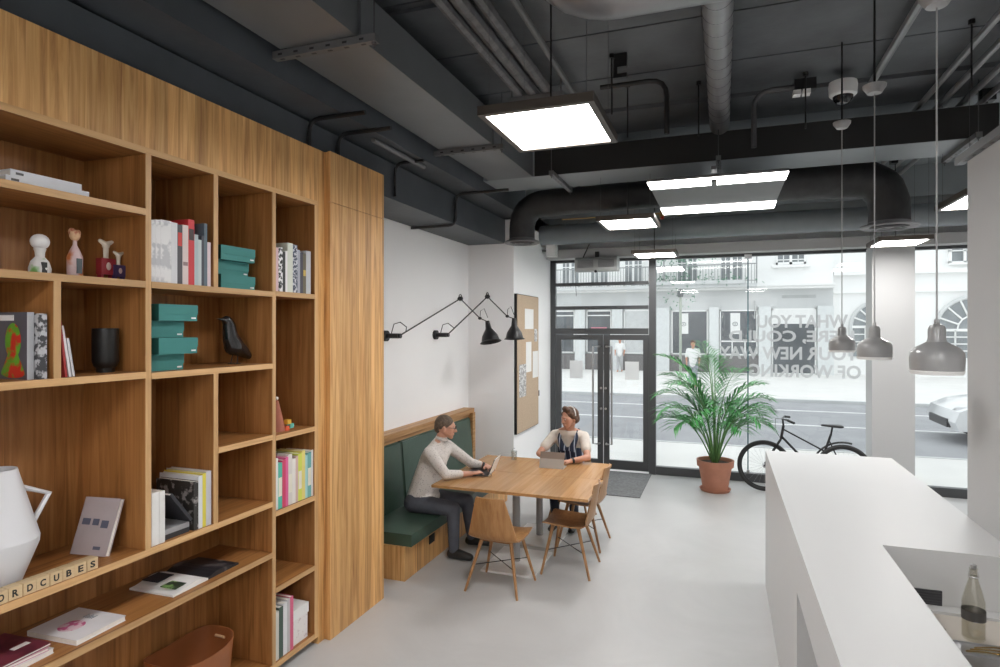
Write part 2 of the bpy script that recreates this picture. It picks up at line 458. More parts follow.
# masonry above the shop window, outside the bulkhead
b = MB(); b.box(-3.4, 9.57, 3.28, 6, 9.9, 9); b.box(-6, 9.57, 0, -2.63, 9.9, 9); b.box(3.4, 9.57, 0, 8, 9.9, 9)
struct('wall_street', b, 'white_wall')
b = MB(); b.box(-2.6, 9.30, 3.29, 3.4, 9.57, 3.43)
struct('trim_window_head', b, 'grey_wall')
b = MB(); b.box(-2.6, 9.0, 3.86, 3.4, 9.57, 4.25)
struct('trim_beam', b, 'slate')

# ------------------------------------------------------------------ shop front
wy = 9.57
f = MB()
f.box(-2.61, wy-.03, 0, -2.52, wy+.05, 3.29)                # left post
f.box(-1.055, wy-.05, 0, -.955, wy+.05, 3.29)               # post between door and window
f.box(-2.61, wy-.03, 3.25, -.985, wy+.05, 3.29)
for z0, z1 in ((2.88, 2.93), (2.505, 2.56), (2.12, 2.21)): f.box(-2.52, wy-.03, z0, -1.07, wy+.05, z1)
f.bevel(.004, 1)
door = thing('door_1', None, None, (-1.8, wy, 0), kind='structure')
part('door_frame', f, 'darkmetal', door, True)
g = MB()
for z0, z1 in ((2.93, 3.25), (2.56, 2.88), (2.21, 2.505)): g.box(-2.52, wy+.005, z0, -1.075, wy+.013, z1)
part('transom_glass', g, 'glass', door, True)
for k, (x0, x1, hx, sx) in enumerate(((-2.51, -1.757, -1.90, -1), (-1.745, -1.06, -1.61, 1))):
    f = MB()
    f.box(x0, wy-.02, .03, x0+.085, wy+.03, 2.11).box(x1-.085, wy-.02, .03, x1, wy+.03, 2.11)
    f.box(x0+.085, wy-.02, .03, x1-.085, wy+.03, .17).box(x0+.085, wy-.02, 2.03, x1-.085, wy+.03, 2.11)
    f.bevel(.003, 1)
    leaf = part('door_leaf', f, 'darkmetal', door, True)
    part('glass', B(x0+.085, wy+.002, .17, x1-.085, wy+.010, 2.03), 'glass', leaf, True)
    h = MB()
    hz0, hz1 = .42, 1.93
    h.tube([(hx-sx*.09, wy-.03, hz0), (hx-sx*.09, wy-.08, hz0), (hx, wy-.09, hz0), (hx, wy-.09, hz1), (hx-sx*.09, wy-.08, hz1), (hx-sx*.09, wy-.03, hz1)], .016, 10)
    part('handle', h, 'steel', leaf, True)
    lkp = MB()
    for zz in (1.28, .96): lkp.cyl((x1-.03 if k == 0 else x0+.03, wy-.02, zz), (x1-.03 if k == 0 else x0+.03, wy-.035, zz), .018)
    part('lock', lkp, 'steel', leaf, True)
    n0 = MB(); nx = -2.29 if k == 0 else -1.42
    n0.box(nx, wy-.003, 1.42, nx+.21, wy, 1.70); 
    nn = finish('notice', n0, 'thinpaper', leaf); nn['label'] = 'white paper notice stuck to the glass'
f = MB()
f.box(-.985, wy-.03, 0, 3.4, wy+.07, .12); f.box(-.985, wy-.03, 3.25, 3.4, wy+.07, 3.29)
f.bevel(.004, 1)
win = thing('window_1', None, None, (.4, wy, 0), kind='structure')
part('window_frame', f, 'darkmetal', win, True)
part('glass', B(-.985, wy+.0, .12, .333, wy+.012, 3.25), 'glass', win, True)
part('glass', B(.345, wy+.0, .12, 3.4, wy+.012, 3.25), 'glass', win, True)
b = MB(); b.box(.331, wy-.006, .12, .347, wy+.018, 3.25); 
part('glass_joint', b, plain('green glass edge', (.03, .11, .13), .2), win, True)
b = MB(); b.box(.29, wy-.05, 3.215, .39, wy-.005, 3.275).box(.32, wy-.03, .11, .36, wy-.006, .17)
part('glass_clamp', b, 'steel', win, True)
lines = [('WHAT YOU', 1.614, .459, 2.215, 2.40), ('HERE, COULD', 1.69, .082, 1.99, 2.18), ('YOUR NEW WAY', 1.74, -.055, 1.765, 1.95), ('OF WORKING', 1.77, .353, 1.515, 1.70)]
for s, xr, xl, z0, z1 in lines:
    b = MB()
    # reads correctly from the street: runs from right to left seen from the room
    text_into(b, s, xr-xl, z1-z0, Matrix(((-1,0,0,xr),(0,0,1,wy-.002),(0,1,0,z0),(0,0,0,1))), bold=.03)
    o = part('lettering', b, 'frost', win, True); o['label'] = 'frosted lettering reading %s, mirrored' % s
# door mat
one('door_mat', B(-2.2, 8.13, 0, -1.015, 9.5, .012), 'mat', 'dark grey entrance mat on the floor in front of the glass doors', 'mat')

# ------------------------------------------------------------------ bookcase
FX, BX = -2.66, -3.09
bk = thing('bookcase', 'large built-in oak bookcase with open compartments on the left wall', 'bookcase', (-2.875, 2.2, 0))
Y0, Y1 = .9, 3.605
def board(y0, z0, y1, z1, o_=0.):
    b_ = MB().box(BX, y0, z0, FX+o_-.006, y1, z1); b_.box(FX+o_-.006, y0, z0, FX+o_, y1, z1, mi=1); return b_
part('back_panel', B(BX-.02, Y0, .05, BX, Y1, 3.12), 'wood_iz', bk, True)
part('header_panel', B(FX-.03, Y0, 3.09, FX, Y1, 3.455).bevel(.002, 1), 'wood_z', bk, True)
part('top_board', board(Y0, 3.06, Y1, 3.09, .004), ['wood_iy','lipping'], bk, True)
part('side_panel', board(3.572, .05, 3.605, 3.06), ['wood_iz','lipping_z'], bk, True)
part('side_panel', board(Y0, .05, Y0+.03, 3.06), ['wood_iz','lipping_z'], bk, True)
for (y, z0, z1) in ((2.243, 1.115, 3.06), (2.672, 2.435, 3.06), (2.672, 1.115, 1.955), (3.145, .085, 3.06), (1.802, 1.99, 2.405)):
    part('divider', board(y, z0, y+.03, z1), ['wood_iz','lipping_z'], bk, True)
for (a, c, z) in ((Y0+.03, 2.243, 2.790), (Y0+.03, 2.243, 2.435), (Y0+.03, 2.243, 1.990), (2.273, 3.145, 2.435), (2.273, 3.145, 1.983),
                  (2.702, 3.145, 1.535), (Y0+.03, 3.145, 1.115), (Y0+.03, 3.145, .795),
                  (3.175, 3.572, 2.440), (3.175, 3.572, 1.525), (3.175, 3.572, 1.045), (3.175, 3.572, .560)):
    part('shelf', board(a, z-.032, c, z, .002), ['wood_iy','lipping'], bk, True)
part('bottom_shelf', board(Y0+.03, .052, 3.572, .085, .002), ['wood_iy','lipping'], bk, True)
part('plinth', B(BX, Y0, 0, FX-.06, 3.6, .052), 'black', bk, True)

wd = thing('tall_cupboard', 'tall flush oak cupboard standing between the bookcase and the bench', 'cupboard', (-2.9, 4.04, 0))
part('carcass', B(-3.24, 3.68, .0, -2.63, 4.40, 3.455), 'wood_z', wd, True)
part('upper_panel', B(-2.63, 3.675, 3.10, -2.608, 4.405, 3.458).bevel(.0015, 1), 'wood_z', wd, True)
part('door_panel', B(-2.63, 3.675, 0.0, -2.608, 4.405, 3.0965).bevel(.0015, 1), 'wood_z', wd, True)
part('filler_strip', B(-2.72, 3.605, 0, -2.66, 3.68, 3.455), 'wood_z', wd, True)

# ------------------------------------------------------------------ things on the shelves
def book(y0, y1, z, h, depth, col, label, group=None, front=-2.675, lean=0, pages=True, cm=None):
    """book standing upright, spine towards the room"""
    mt = cm or colmat(col)
    d = depth; t = y1 - y0
    c = MB(); e = min(.003, t*.2)
    c.box(-d, 0, 0, 0, e, h).box(-d, t-e, 0, 0, t, h).box(-e, e, 0, 0, t-e, h)
    b0 = thing('book', label, 'book', (front, y0, z), 0, group)
    if lean: b0.rotation_euler = (math.radians(lean), 0, 0)
    part('cover', c, mt, b0)
    part('pages', B(-d+.004, e, .003, -e, t-e, h-.003), 'pages', b0)
    return b0

def spine_band(parent, y, z0, z1, t, col):
    o = part('spine_label', B(.0, .004, z0, .0008, t-.004, z1), colmat(col), parent)

gA = 'books standing left of the teal boxes'
marb = cover_mat('marbled grey white cover', (.50, .50, .52), (.74, .73, .73), 14, .45)
rowA = [(2.285, 2.311, .31, None, 'white marbled spine'), (2.311, 2.340, .315, None, 'white marbled spine'), (2.340, 2.405, .32, None, 'thick white marbled spine'),
        (2.405, 2.442, .317, (.66,.66,.68), 'plain light grey spine'), (2.442, 2.474, .312, (.07,.065,.075), 'charcoal spine with a red mark'),
        (2.474, 2.512, .315, (.70,.58,.56), 'pale pink spine'), (2.512, 2.552, .35, (.58,.035,.045), 'bright red spine, tallest'),
        (2.552, 2.578, .275, (.42,.50,.52), 'pale blue-grey spine'), (2.578, 2.600, .25, (.52,.58,.58), 'light silver-blue spine, short'),
        (2.600, 2.618, .275, (.05,.055,.07), 'thin black spine'), (2.618, 2.640, .345, (.10,.14,.17), 'dark slate blue spine'), (2.640, 2.664, .245, (.70,.58,.60), 'thin pale rose spine, last before the divider')]
pos = ['first against the left divider', 'second from the left divider', 'third from the left divider', 'fourth from the left divider', 'between the light grey and the pale pink one', 'left of the red one',
       'in the upper row left of the teal boxes', 'just right of the red one', 'two right of the red one', 'three right of the red one', 'four right of the red one', 'at the right end']
for (a, c, h, col, d), p in zip(rowA, pos):
    o = book(a, c-.0006, 2.435, h, .22, col or (.7,.7,.7), 'book, %s, %s' % (d, p), gA, cm=marb if col is None else None)
    if 'red mark' in d: spine_band(o, 0, .20, .27, c-a, (.6,.05,.04))
    if 'tallest' in d: spine_band(o, 0, .24, .30, c-a, (.05,.03,.03))
    if 'pink' in d: spine_band(o, 0, .10, .12, c-a, (.3,.2,.2))

gB = 'small books in the narrow column beside the cupboard'
stripe = cover_mat('black white zigzag cover', (.02,.02,.02), (.75,.74,.75), 45, .5)
pattern = cover_mat('navy floral cover', (.04,.05,.09), (.55,.56,.60), 60, .52)
rowB = [(3.190, 3.218, .28, (.60,.42,.44), 'dusty pink spine'), (3.218, 3.258, .285, stripe, 'black and white zigzag spine'), (3.258, 3.284, .26, (.03,.03,.03), 'black spine'),
        (3.284, 3.305, .27, (.74,.73,.72), 'white spine'), (3.305, 3.358, .325, (.62,.64,.56), 'pale cream-green spine, tallest'), (3.358, 3.405, .32, pattern, 'blue-grey floral spine'),
        (3.405, 3.432, .29, (.35,.36,.42), 'slate grey spine'), (3.432, 3.462, .275, (.05,.05,.07), 'dark navy spine'), (3.462, 3.495, .27, (.12,.10,.06), 'dark spine with a gold band'), (3.495, 3.545, .295, (.50,.51,.53), 'silver-grey spine, at the right end')]
for a, c, h, col, d in rowB:
    cm = col if not isinstance(col, tuple) else None
    o = book(a, c-.0006, 2.440, h, .20, None if cm else col, 'book, %s, in the top compartment by the cupboard' % d, gB, cm=cm)
    if 'gold' in d: spine_band(o, 0, .12, .16, c-a, (.55,.38,.08))

gC = 'books on the shelf above the open magazine'
book(2.288, 2.330, 1.115, .265, .20, (.78,.77,.75), 'thick white book at the left end above the open magazine', gC)
book(2.332, 2.366, 1.115, .262, .20, (.70,.69,.67), 'off-white book beside the thick white one above the magazine', gC)
o = book(2.528, 2.545, 1.172, .215, .20, (.025,.025,.03), 'black book leaning diagonally over a low stack of dark volumes', gC, lean=38)
# low lying dark volumes
for k, (zz, cc, dd) in enumerate(((1.115, (.03,.03,.035), 'black volume lying flat, lower of two under the leaning book'), (1.142, (.30,.30,.31), 'grey volume lying flat on the black one under the leaning book'))):
    t = thing('book', dd, 'book', (-2.69, 2.372, zz), 0, gC)
    c = MB(); c.box(-.2, 0, 0, 0, .16, .003).box(-.2, 0, .023, 0, .16, .026).box(-.003, 0, .003, 0, .16, .023)
    part('cover', c, colmat(cc), t); part('pages', B(-.196, .002, .003, -.003, .158, .023), 'pages', t)
coll = cover_mat('photo collage cover', (.03,.028,.026), (.30,.28,.27), 22, .56)
book(2.548, 2.578, 1.115, .262, .27, None, 'book with a dark photo collage cover facing the leaning book', gC, cm=coll)
book(2.579, 2.606, 1.115, .285, .28, (.68,.69,.72), 'light grey book left of the yellow one', gC)
book(2.607, 2.630, 1.115, .293, .28, (.74,.64,.09), 'bright yellow book in the lower middle compartment', gC, cm=M['yellow'])
book(2.632, 2.668, 1.115, .298, .29, (.55,.56,.60), 'grey book at the right end beside the yellow one', gC)

gD = 'bright paperbacks in the narrow column'
cols = [((.72,.72,.70),'white'), ((.10,.45,.35),'green'), ((.60,.06,.14),'crimson'), ((.68,.12,.30),'pink'), ((.66,.62,.58),'beige'), ((.75,.72,.68),'ivory'), ((.60,.42,.38),'salmon'),
        ((.62,.66,.10),'lime yellow'), ((.72,.62,.20),'mustard'), ((.35,.60,.60),'aqua'), ((.15,.40,.38),'dark teal'), ((.75,.73,.74),'bone white')]
y = 3.188; nm = None
for k, (cc, n) in enumerate(cols):
    t = .026 + .007*((k*5) % 3); h = .33 - .012*((k*7) % 4)
    lab = 'paperback with %s spine, %s in the narrow column' % (n, 'leftmost' if nm is None else 'right of the %s one' % nm)
    o = book(y, y+t-.0006, 1.045, h, .21, cc, lab, gD); y += t; nm = n
    if k % 3 == 1: spine_band(o, 0, .08, .2, t, (.75,.72,.6))

gE = 'books at the foot of the narrow column'
nm = None
for (a, c, h, cc, n) in ((3.19, 3.222, .31, (.60,.60,.55), 'stone grey'), (3.223, 3.262, .325, (.06,.10,.08), 'black-green'), (3.263, 3.30, .335, (.72,.72,.74), 'white'), (3.301, 3.33, .345, (.50,.49,.50), 'mid grey'), (3.331, 3.362, .35, (.62,.12,.22), 'raspberry red')):
    book(a, c, .085, h, .25, cc, '%s book in the bottom compartment, %s' % (n, 'leftmost' if nm is None else 'right of the %s one' % nm), gE); nm = n
t = thing('storage_box', 'lidded white box with faint print in the bottom compartment', 'box', (-2.79, 3.455, .085))
part('body', B(-.10, -.075, 0, .10, .075, .20), cover_mat('white printed board', (.62,.56,.56), (.78,.76,.75), 30, .4), t)
part('lid', B(-.105, -.082, .17, .105, .082, .238).bevel(.003, 1), 'paper', t)

# teal boxes
def teal(y0, x1, z, label, grp, w=.245, d=.30, h=.095):
    t = thing('archive_box', label, 'box', (x1-d/2, y0+w/2, z), 0, grp)
    b = MB(); b.box(-d/2+.003, -w/2+.003, 0, d/2-.003, w/2-.003, h*.62); part('body', b, 'teal', t)
    b = MB(); b.box(-d/2, -w/2, h*.40, d/2, w/2, h-.001); b.bevel(.0015, 1); lid = part('lid', b, 'teal', t)
    part('side_wrap', B(-d/2+.002, -w/2-.0012, .002, d/2-.002, -w/2+.001, h-.003), 'tealdark', t)  # thin darker teal sheet on the near side
    part('label_mark', B(d/2, w/2-.045, .012, d/2+.001, w/2-.015, .020), 'paper', t)
    return t
grp1 = 'teal boxes in the middle left stack'
lb = ['bottom box of the stack of four left of the black bird, teal', 'second teal box from the bottom of the stack of four by the bird', 'third teal box from the bottom of the stack of four by the bird', 'top teal box of the stack of four left of the black bird']
for k, (dx, dy) in enumerate(((-.03, -.045), (.02, 0), (-.03, -.045), (.02, 0))):
    teal(2.335+dy, -2.70+dx, 1.983+k*.0865, lb[k], grp1, h=.0862)
grp2 = 'teal boxes in the upper stack'
for k, (dx, l) in enumerate(((0, 'lowest of three stacked teal boxes right of the red book'), (-.05, 'middle one of three teal boxes right of the red book, pushed back'), (0, 'uppermost of three stacked teal boxes right of the red book'))):
    teal(2.775, -2.71+dx, 2.435+k*.0845, l, grp2, w=.275, h=.084)

# black wooden bird, facing left
bd = thing('bird_figure', 'glossy black wooden bird figure on the shelf beside the teal boxes', 'ornament', (-2.85, 3.035, 1.983))
bd.scale = (1.25, 1.22, 1.04)
b = MB()
b.chain([(0, -.045, .235), (0, -.035, .16), (0, -.01, .105), (0, .04, .075), (0, .10, .035), (0, .165, .012)],
        [(.030,.032,.030), (.036,.040,.045), (.048,.052,.055), (.038,.040,.035), (.018,.02,.014), (.010,.01,.006)])
b.hull(((0, -.06, .262), .025), ((0, -.045, .235), .03)); b.hull(((0, -.075, .262), .010), ((0, -.128, .268), .002))
remeshed('body', b, plain('black lacquer', (.012,.012,.013), .25, coat=.4), bd, .004, 5, world=False)
b = MB()
for s in (-1, 1): b.cyl((s*.015, 0, .07), (s*.02, -.012, 0), .0025, n=6); b.cyl((s*.02, -.03, .002), (s*.02, .012, .002), .0022, n=6)
part('legs', b, 'black', bd)

# black vase
b = MB().lathe([(0, 0), (.038, 0), (.040, .022), (.050, .032), (.057, .055), (.057, .212), (.054, .214), (.052, .208), (.050, .06), (0, .05)], (-2.82, 2.155, 1.990), 36)
one('vase', b, plain('matt black ceramic', (.010,.010,.010), .4), 'matt black cylindrical vase on a small foot, on the bookcase shelf', 'vase')

# thin books leaning on the divider
gF = 'thin volumes beside the black vase'
for k, (y, l, h, c, n) in enumerate(((1.860, 6, .245, (.35,.03,.03), 'dark red thin book leaning on the divider left of the black vase'), (1.878, 9, .225, (.70,.66,.68), 'pale thin booklet leaning left of the black vase'), (1.893, 9, .17, (.55,.54,.56), 'short grey booklet leaning nearest to the black vase'))):
    o = book(y, y+.010, 1.991, h, .15, c, n, gF, lean=l)
# portrait cover book and neighbour
gG = 'large books at the far left shelf'
def artbook():
    t = thing('book', 'tall art book with a red and green painted head on its cover', 'book', (-2.70, 1.720, 1.99), 0, gG)
    c = MB(); d, th, h = .30, .028, .28
    c.box(-d, 0, 0, 0, .004, h).box(-d, th-.004, 0, 0, th, h).box(-.004, .004, 0, 0, th-.004, h)
    part('cover', c, colmat((.10,.10,.12)), t); part('spine', B(0, .0005, 0, .001, th-.0005, h), colmat((.45,.46,.48)), t); part('pages', B(-d+.005, .004, .004, -.004, th-.004, h-.004), 'pages', t)
    a = MB(); a.ell((-.085, -.001, .16), (.050, .003, .075), mi=0); a.hull(((-.085,-.001,.10),(.03,.002,.03)), ((-.085,-.001,.025),(.075,.002,.02)))
    part('cover_picture', a, cover_mat('painted head', (.55,.03,.02), (.12,.35,.03), 16, .5), t)
    part('title_block', B(-.17, -.002, .245, -.08, 0, .268), 'paper', t)
artbook()
mountain = cover_mat('black and white photo cover', (.04,.04,.045), (.48,.48,.50), 30, .5)
book(1.751, 1.784, 1.99, .275, .24, None, 'book with a black and white photographic spine beside the art book', gG, cm=mountain)

# two white books lying flat on top shelf
gH = 'white books lying on the top shelf'
for (x0, x1, y0, y1, z, l) in ((-2.92, -2.70, 1.64, 1.985, 2.790, 'lower of two white books lying flat on the top left shelf'), (-2.93, -2.72, 1.67, 1.965, 2.822, 'upper of two white books lying flat on the top left shelf')):
    t = thing('book', l, 'book', ((x0+x1)/2, (y0+y1)/2, z), 0, gH); w_, h_ = (x1-x0)/2, (y1-y0)/2
    c = MB(); c.box(-w_, -h_, 0, w_, h_, .003).box(-w_, -h_, .027, w_, h_, .030).box(w_-.003, -h_, .003, w_, h_, .027)
    part('cover', c, colmat((.74,.75,.78)), t); part('pages', B(-w_+.003, -h_+.003, .003, w_-.003, h_-.003, .027), 'pages', t)
    part('spine_print', B(w_, -h_+.02, .010, w_+.0006, -h_+.05, .020), colmat((.1,.1,.1)), t)

# painted wooden figures (generic)
def doll(loc, label, prof, mat, face, extra=None, name='wooden_figure'):
    t = thing(name, label, 'ornament', loc, 0, 'painted wooden figures on the shelf')
    part('body', MB().lathe(prof, n=24), mat, t)
    part('head', face[0], face[1], t); t.scale = (.80, .80, 1.02)
    if extra: part('painted_front', extra[0], extra[1], t)
    return t
hd = MB(); hd.ell((0,0,.145), (.042,.048,.034))
DS = 1.12
doll((-2.82, 1.85, 2.435), 'white and green rounded wooden figure, leftmost of the painted figures', [(0,0),(.050,0),(.053,.03),(.042,.06),(.022,.08),(.024,.10),(.03,.115),(0,.125)],
     cover_mat('white green paint', (.74,.74,.72), (.20,.45,.12), 9, .6), (hd, cover_mat('white cap paint', (.78,.77,.76), (.45,.44,.46), 12, .62)), 
     (B(.035,-.02,.01,.052,.005,.055), colmat((.02,.02,.02))))
hd = MB(); hd.ell((0,0,.195), (.026,.030,.026)); hd.ell((0,-.016,.208), (.018,.020,.018)); hd.ell((0,.018,.206), (.015,.016,.016))
doll((-2.82, 2.005, 2.435), 'slim bottle-shaped wooden figure with red hair and a grey front', [(0,0),(.038,0),(.040,.04),(.040,.095),(.026,.125),(.011,.15),(.010,.18),(0,.185)],
     cover_mat('orange rose paint', (.50,.16,.05), (.60,.45,.45), 7, .45), (hd, cover_mat('red hair face', (.35,.06,.03), (.60,.38,.22), 18, .5)),
     (B(.032,-.016,.02,.042,.014,.088), colmat((.07,.09,.10))))
for dx, dy, hh, cc, l in ((0, 0, 1.08, (.30,.02,.03), 'tall red horned wooden figure, right-hand pair'), (.02, .05, .80, (.05,.03,.10), 'small dark purple horned wooden figure beside the tall red one')):
    hd = MB(); hd.cyl((0,0,.09*hh), (0,0,.15*hh), .010*hh, .012*hh); hd.hull(((0,0,.158*hh), .016*hh)); 
    for s in (-1, 1): hd.hull(((0, s*.008*hh, .168*hh), .012*hh), ((0, s*.028*hh, .178*hh), .008*hh))
    b = MB().box(-.018*hh, -.034*hh, .028*hh, .018*hh, .034*hh, .10*hh)
    for s in (-1, 1): b.box(-.012*hh, s*.026*hh-.007, 0, .012*hh, s*.026*hh+.007, .03*hh)
    b.bevel(.004, 2)
    t = thing('wooden_figure', l, 'ornament', (-2.83+dx, 2.165+dy, 2.435), 0, 'painted wooden figures on the shelf')
    part('body', b, colmat(cc), t); part('head', hd, colmat((.66,.60,.50)), t)
    part('painted_front', MB().ell((.018*hh, 0, .065*hh), (.003, .012*hh, .018*hh)), colmat((.62,.50,.45)), t)

# toy in the narrow column
t = thing('wooden_toy', 'small terracotta cone toy with coloured blocks at its base', 'toy', (-2.78, 3.325, 1.525))
part('cone', MB().lathe([(0,0),(.06,0),(.055,.02),(.012,.20),(0,.205)], (0,0,0), 20), colmat((.38,.12,.07)), t)
part('knob', MB().ell((0,0,.215), .013), 'pages', t)
for dx, dy, z, c in ((.045, .035, .0, (.62,.10,.04)), (.05, .075, .012, (.10,.45,.38)), (.045, .055, .04, (.75,.42,.05))):
    part('block', B(dx-.016, dy-.018, z, dx+.016, dy+.018, z+.03).bevel(.003, 1), colmat(c), t)

# white pitcher
pt = thing('pitcher', 'large white faceted pitcher with an angular handle on the shelf', 'pitcher', (-2.86, 1.70, 1.116))
part('body', MB().lathe([(0,0),(.078,0),(.084,.006),(.148,.175),(.150,.20),(.072,.495),(.066,.495),(.140,.20),(0,.03)], n=48), plain('white glaze', (.66,.66,.68), .35, var=.01), pt, sharp=.3)
part('handle', MB().tube([(0,.085,.405),(0,.215,.345),(0,.125,.20)], .013, 8), plain('white glaze handle', (.66,.66,.68), .35, var=.01), pt)
part('spout', MB().prism([(-.03,-.05),(.03,-.05),(0,-.10)], .012, mat=T(0,0,.48)), plain('white glaze spout', (.66,.66,.68), .35, var=.01), pt)

# grey book standing with its cover to the room
t = thing('book', 'mauve-grey book standing upright with its back cover showing', 'book', (-2.85, 2.085, 1.118), math.radians(8), None)
mt_ = rot('X', -20)
b = MB().box(-.10, 0, .003, .10, .004, .27, mat=mt_).box(-.10, .022, .003, .10, .026, .27, mat=mt_).box(-.10, 0, .003, -.096, .026, .27, mat=mt_)
part('cover', b, colmat((.42,.37,.38)), t); part('pages', MB().box(-.096, .004, .006, .097, .022, .267, mat=mt_), 'pages', t)
b = MB()
for (x0, z0, x1, z1) in ((-.08,.14,-.035,.17), (-.02,.14,.015,.17), (.03,.13,.07,.165), (.02,.03,.06,.045)): part('cover_photo', MB().box(x0, -.0012, z0, x1, 0, z1, mat=mt_), colmat((.10,.11,.16)), t)

# letter cubes
cy = 1.552
names = 'ORDCUBES'
wordlab = ['leftmost visible letter cube, lettered O', 'letter cube lettered R, on the shelf edge', 'letter cube lettered D, on the shelf edge', 'letter cube lettered C, on the shelf edge', 'letter cube lettered U, on the shelf edge',
           'letter cube lettered B, on the shelf edge', 'letter cube lettered E, on the shelf edge', 'rightmost letter cube, lettered S']
cubewood = wood('beech cube', 'Y', (.50,.36,.20), (.60,.45,.27), (.66,.52,.33), cross='X', plank=.5)
for k, ch in enumerate(names):
    yy = 1.606 + k*.0535
    t = thing('letter_cube', 'pale wooden ' + wordlab[k], 'letter cube', (-2.695, yy, 1.1155), math.radians(random.uniform(-4, 4)), 'letter cubes')
    part('cube', B(-.0245, -.0245, 0, .0245, .0245, .050).bevel(.003, 2), cubewood, t)
    b = MB(); text_into(b, ch, .023, .029, Matrix(((0,0,1,.0247),(1,0,0,-.0115),(0,1,0,.0105),(0,0,0,1))), .0006, .035)
    part('letter', b, 'black', t)

# lower shelf: dark red books, white notebook, open magazine
def flat(x0, y0, x1, y1, z, th, rz, cm, label, grp=None, name='book', cat='book'):
    t = thing(name, label, cat, ((x0+x1)/2, (y0+y1)/2, z), math.radians(rz), grp); w_, h_ = (x1-x0)/2, (y1-y0)/2
    e = .0025
    c = MB(); c.box(-w_, -h_, 0, w_, h_, e).box(-w_, -h_, th-e, w_, h_, th).box(-w_, -h_, e, -w_+e, h_, th-e)
    part('cover', c, cm, t); part('pages', B(-w_+e, -h_+e, e, w_-e, h_-e, th-e), 'pages', t)
    return t
gm = 'magazines stacked at the left of the lower shelf'
flat(-3.0, 1.60, -2.72, 1.84, .795, .022, 4, colmat((.70,.68,.68)), 'white magazine at the bottom of the burgundy stack', gm)
flat(-3.0, 1.60, -2.73, 1.83, .817, .014, -2, colmat((.55,.30,.36)), 'rose magazine in the middle of the burgundy stack', gm)
t = flat(-3.01, 1.60, -2.73, 1.835, .831, .012, 3, cover_mat('burgundy cover', (.10,.015,.03), (.17,.03,.05), 8, .5), 'burgundy magazine on top of the stack on the lower shelf', gm)
part('title_mark', B(.03, .02, .012, .06, .09, .0126), 'paper', t)
t = flat(-3.00, 1.915, -2.70, 2.165, .795, .024, 3, colmat((.74,.73,.75)), 'white hardcover book with a pink round print, lying on the lower shelf', None)
b = MB().lathe([(0, 0), (.055, 0), (.055, .0008), (0, .0008)], (.0, -.03, .024), 24)
part('round_print', b, cover_mat('pink print', (.55,.10,.25), (.74,.55,.62), 30, .5), t)
b = MB(); 
for k in range(5): b.box(-.03+.012*k, .05, .0245, -.026+.012*k, .085 - .01*(k % 2), .0252)
part('signature_mark', b, colmat((.12,.18,.24)), t)
t = thing('open_magazine', 'open magazine with photo pages lying on the lower shelf', 'magazine', (-2.86, 2.675, .796), math.radians(2))
for s in (-1, 1):
    b = MB(); N = 8; pts = []
    for i in range(N+1):
        u = i/N; pts.append((s*.24*u, .010 + .026*math.sin(PI*min(1, u*1.15))*(1-u)**.6))
    for (a0, z0), (a1, z1) in zip(pts, pts[1:]):
        lo, hi = sorted(((a0, z0), (a1, z1)))
        vs = [b.bm.verts.new(p) for p in ((-.15,lo[0],0),(.15,lo[0],0),(.15,hi[0],0),(-.15,hi[0],0),(-.15,lo[0],lo[1]),(.15,lo[0],lo[1]),(.15,hi[0],hi[1]),(-.15,hi[0],hi[1]))]
        for f_ in ((3,2,1,0),(4,5,6,7),(0,1,5,4),(1,2,6,5),(2,3,7,6),(3,0,4,7)): b.bm.faces.new([vs[i] for i in f_])
    part('page_block', b, 'paper' if s < 0 else cover_mat('dark photo page', (.02,.02,.025), (.16,.14,.14), 6, .6), t)
part('page_photo', B(.02, -.20, .022, .12, -.11, .0265), cover_mat('green photo', (.03,.05,.03), (.18,.32,.10), 30, .55), t)
part('page_photo', B(-.14, -.17, .026, -.03, -.06, .0305), colmat((.02,.025,.04)), t)

# leather basket on the bottom board
bs = thing('leather_basket', 'tan leather basket with a slot handle on the bottom board of the bookcase', 'basket', (-2.86, 2.70, .086))
bs.scale = (1, 1, .93)
def superell(r1, r2, z, n=40, e=3.2):
    P = []
    for k in range(n):
        a = 2*PI*k/n; c, s_ = math.cos(a), math.sin(a)
        P.append(V((r1*abs(c)**(2/e)*(1 if c >= 0 else -1), r2*abs(s_)**(2/e)*(1 if s_ >= 0 else -1), z)))
    return P
b = MB(); prev = None
rings = []
for (s_, z, dz) in ((.82, 0, 0), (.92, .12, 0), (1.0, .30, 1), (.975, .30, 1), (.90, .12, 0), (.80, .012, 0)):
    P = superell(.165*s_, .235*s_, z)
    if dz:
        for p in P: p.z += .035*(abs(p.y)/.235)**2
    rings.append([b.bm.verts.new(p) for p in P])
for A_, B_ in zip(rings, rings[1:]):
    for k in range(40): b.bm.faces.new((A_[k], A_[(k+1) % 40], B_[(k+1) % 40], B_[k]))
b.bm.faces.new(rings[0][::-1]); b.bm.faces.new(rings[-1])
part('shell', b, 'tan', bs)
b = MB(); 
b.tube([(x_, .2325-.012, .275) for x_ in (-.035, 0, .035)], .009, 8)
part('handle_slot', b, colmat((.55,.35,.20)), bs)

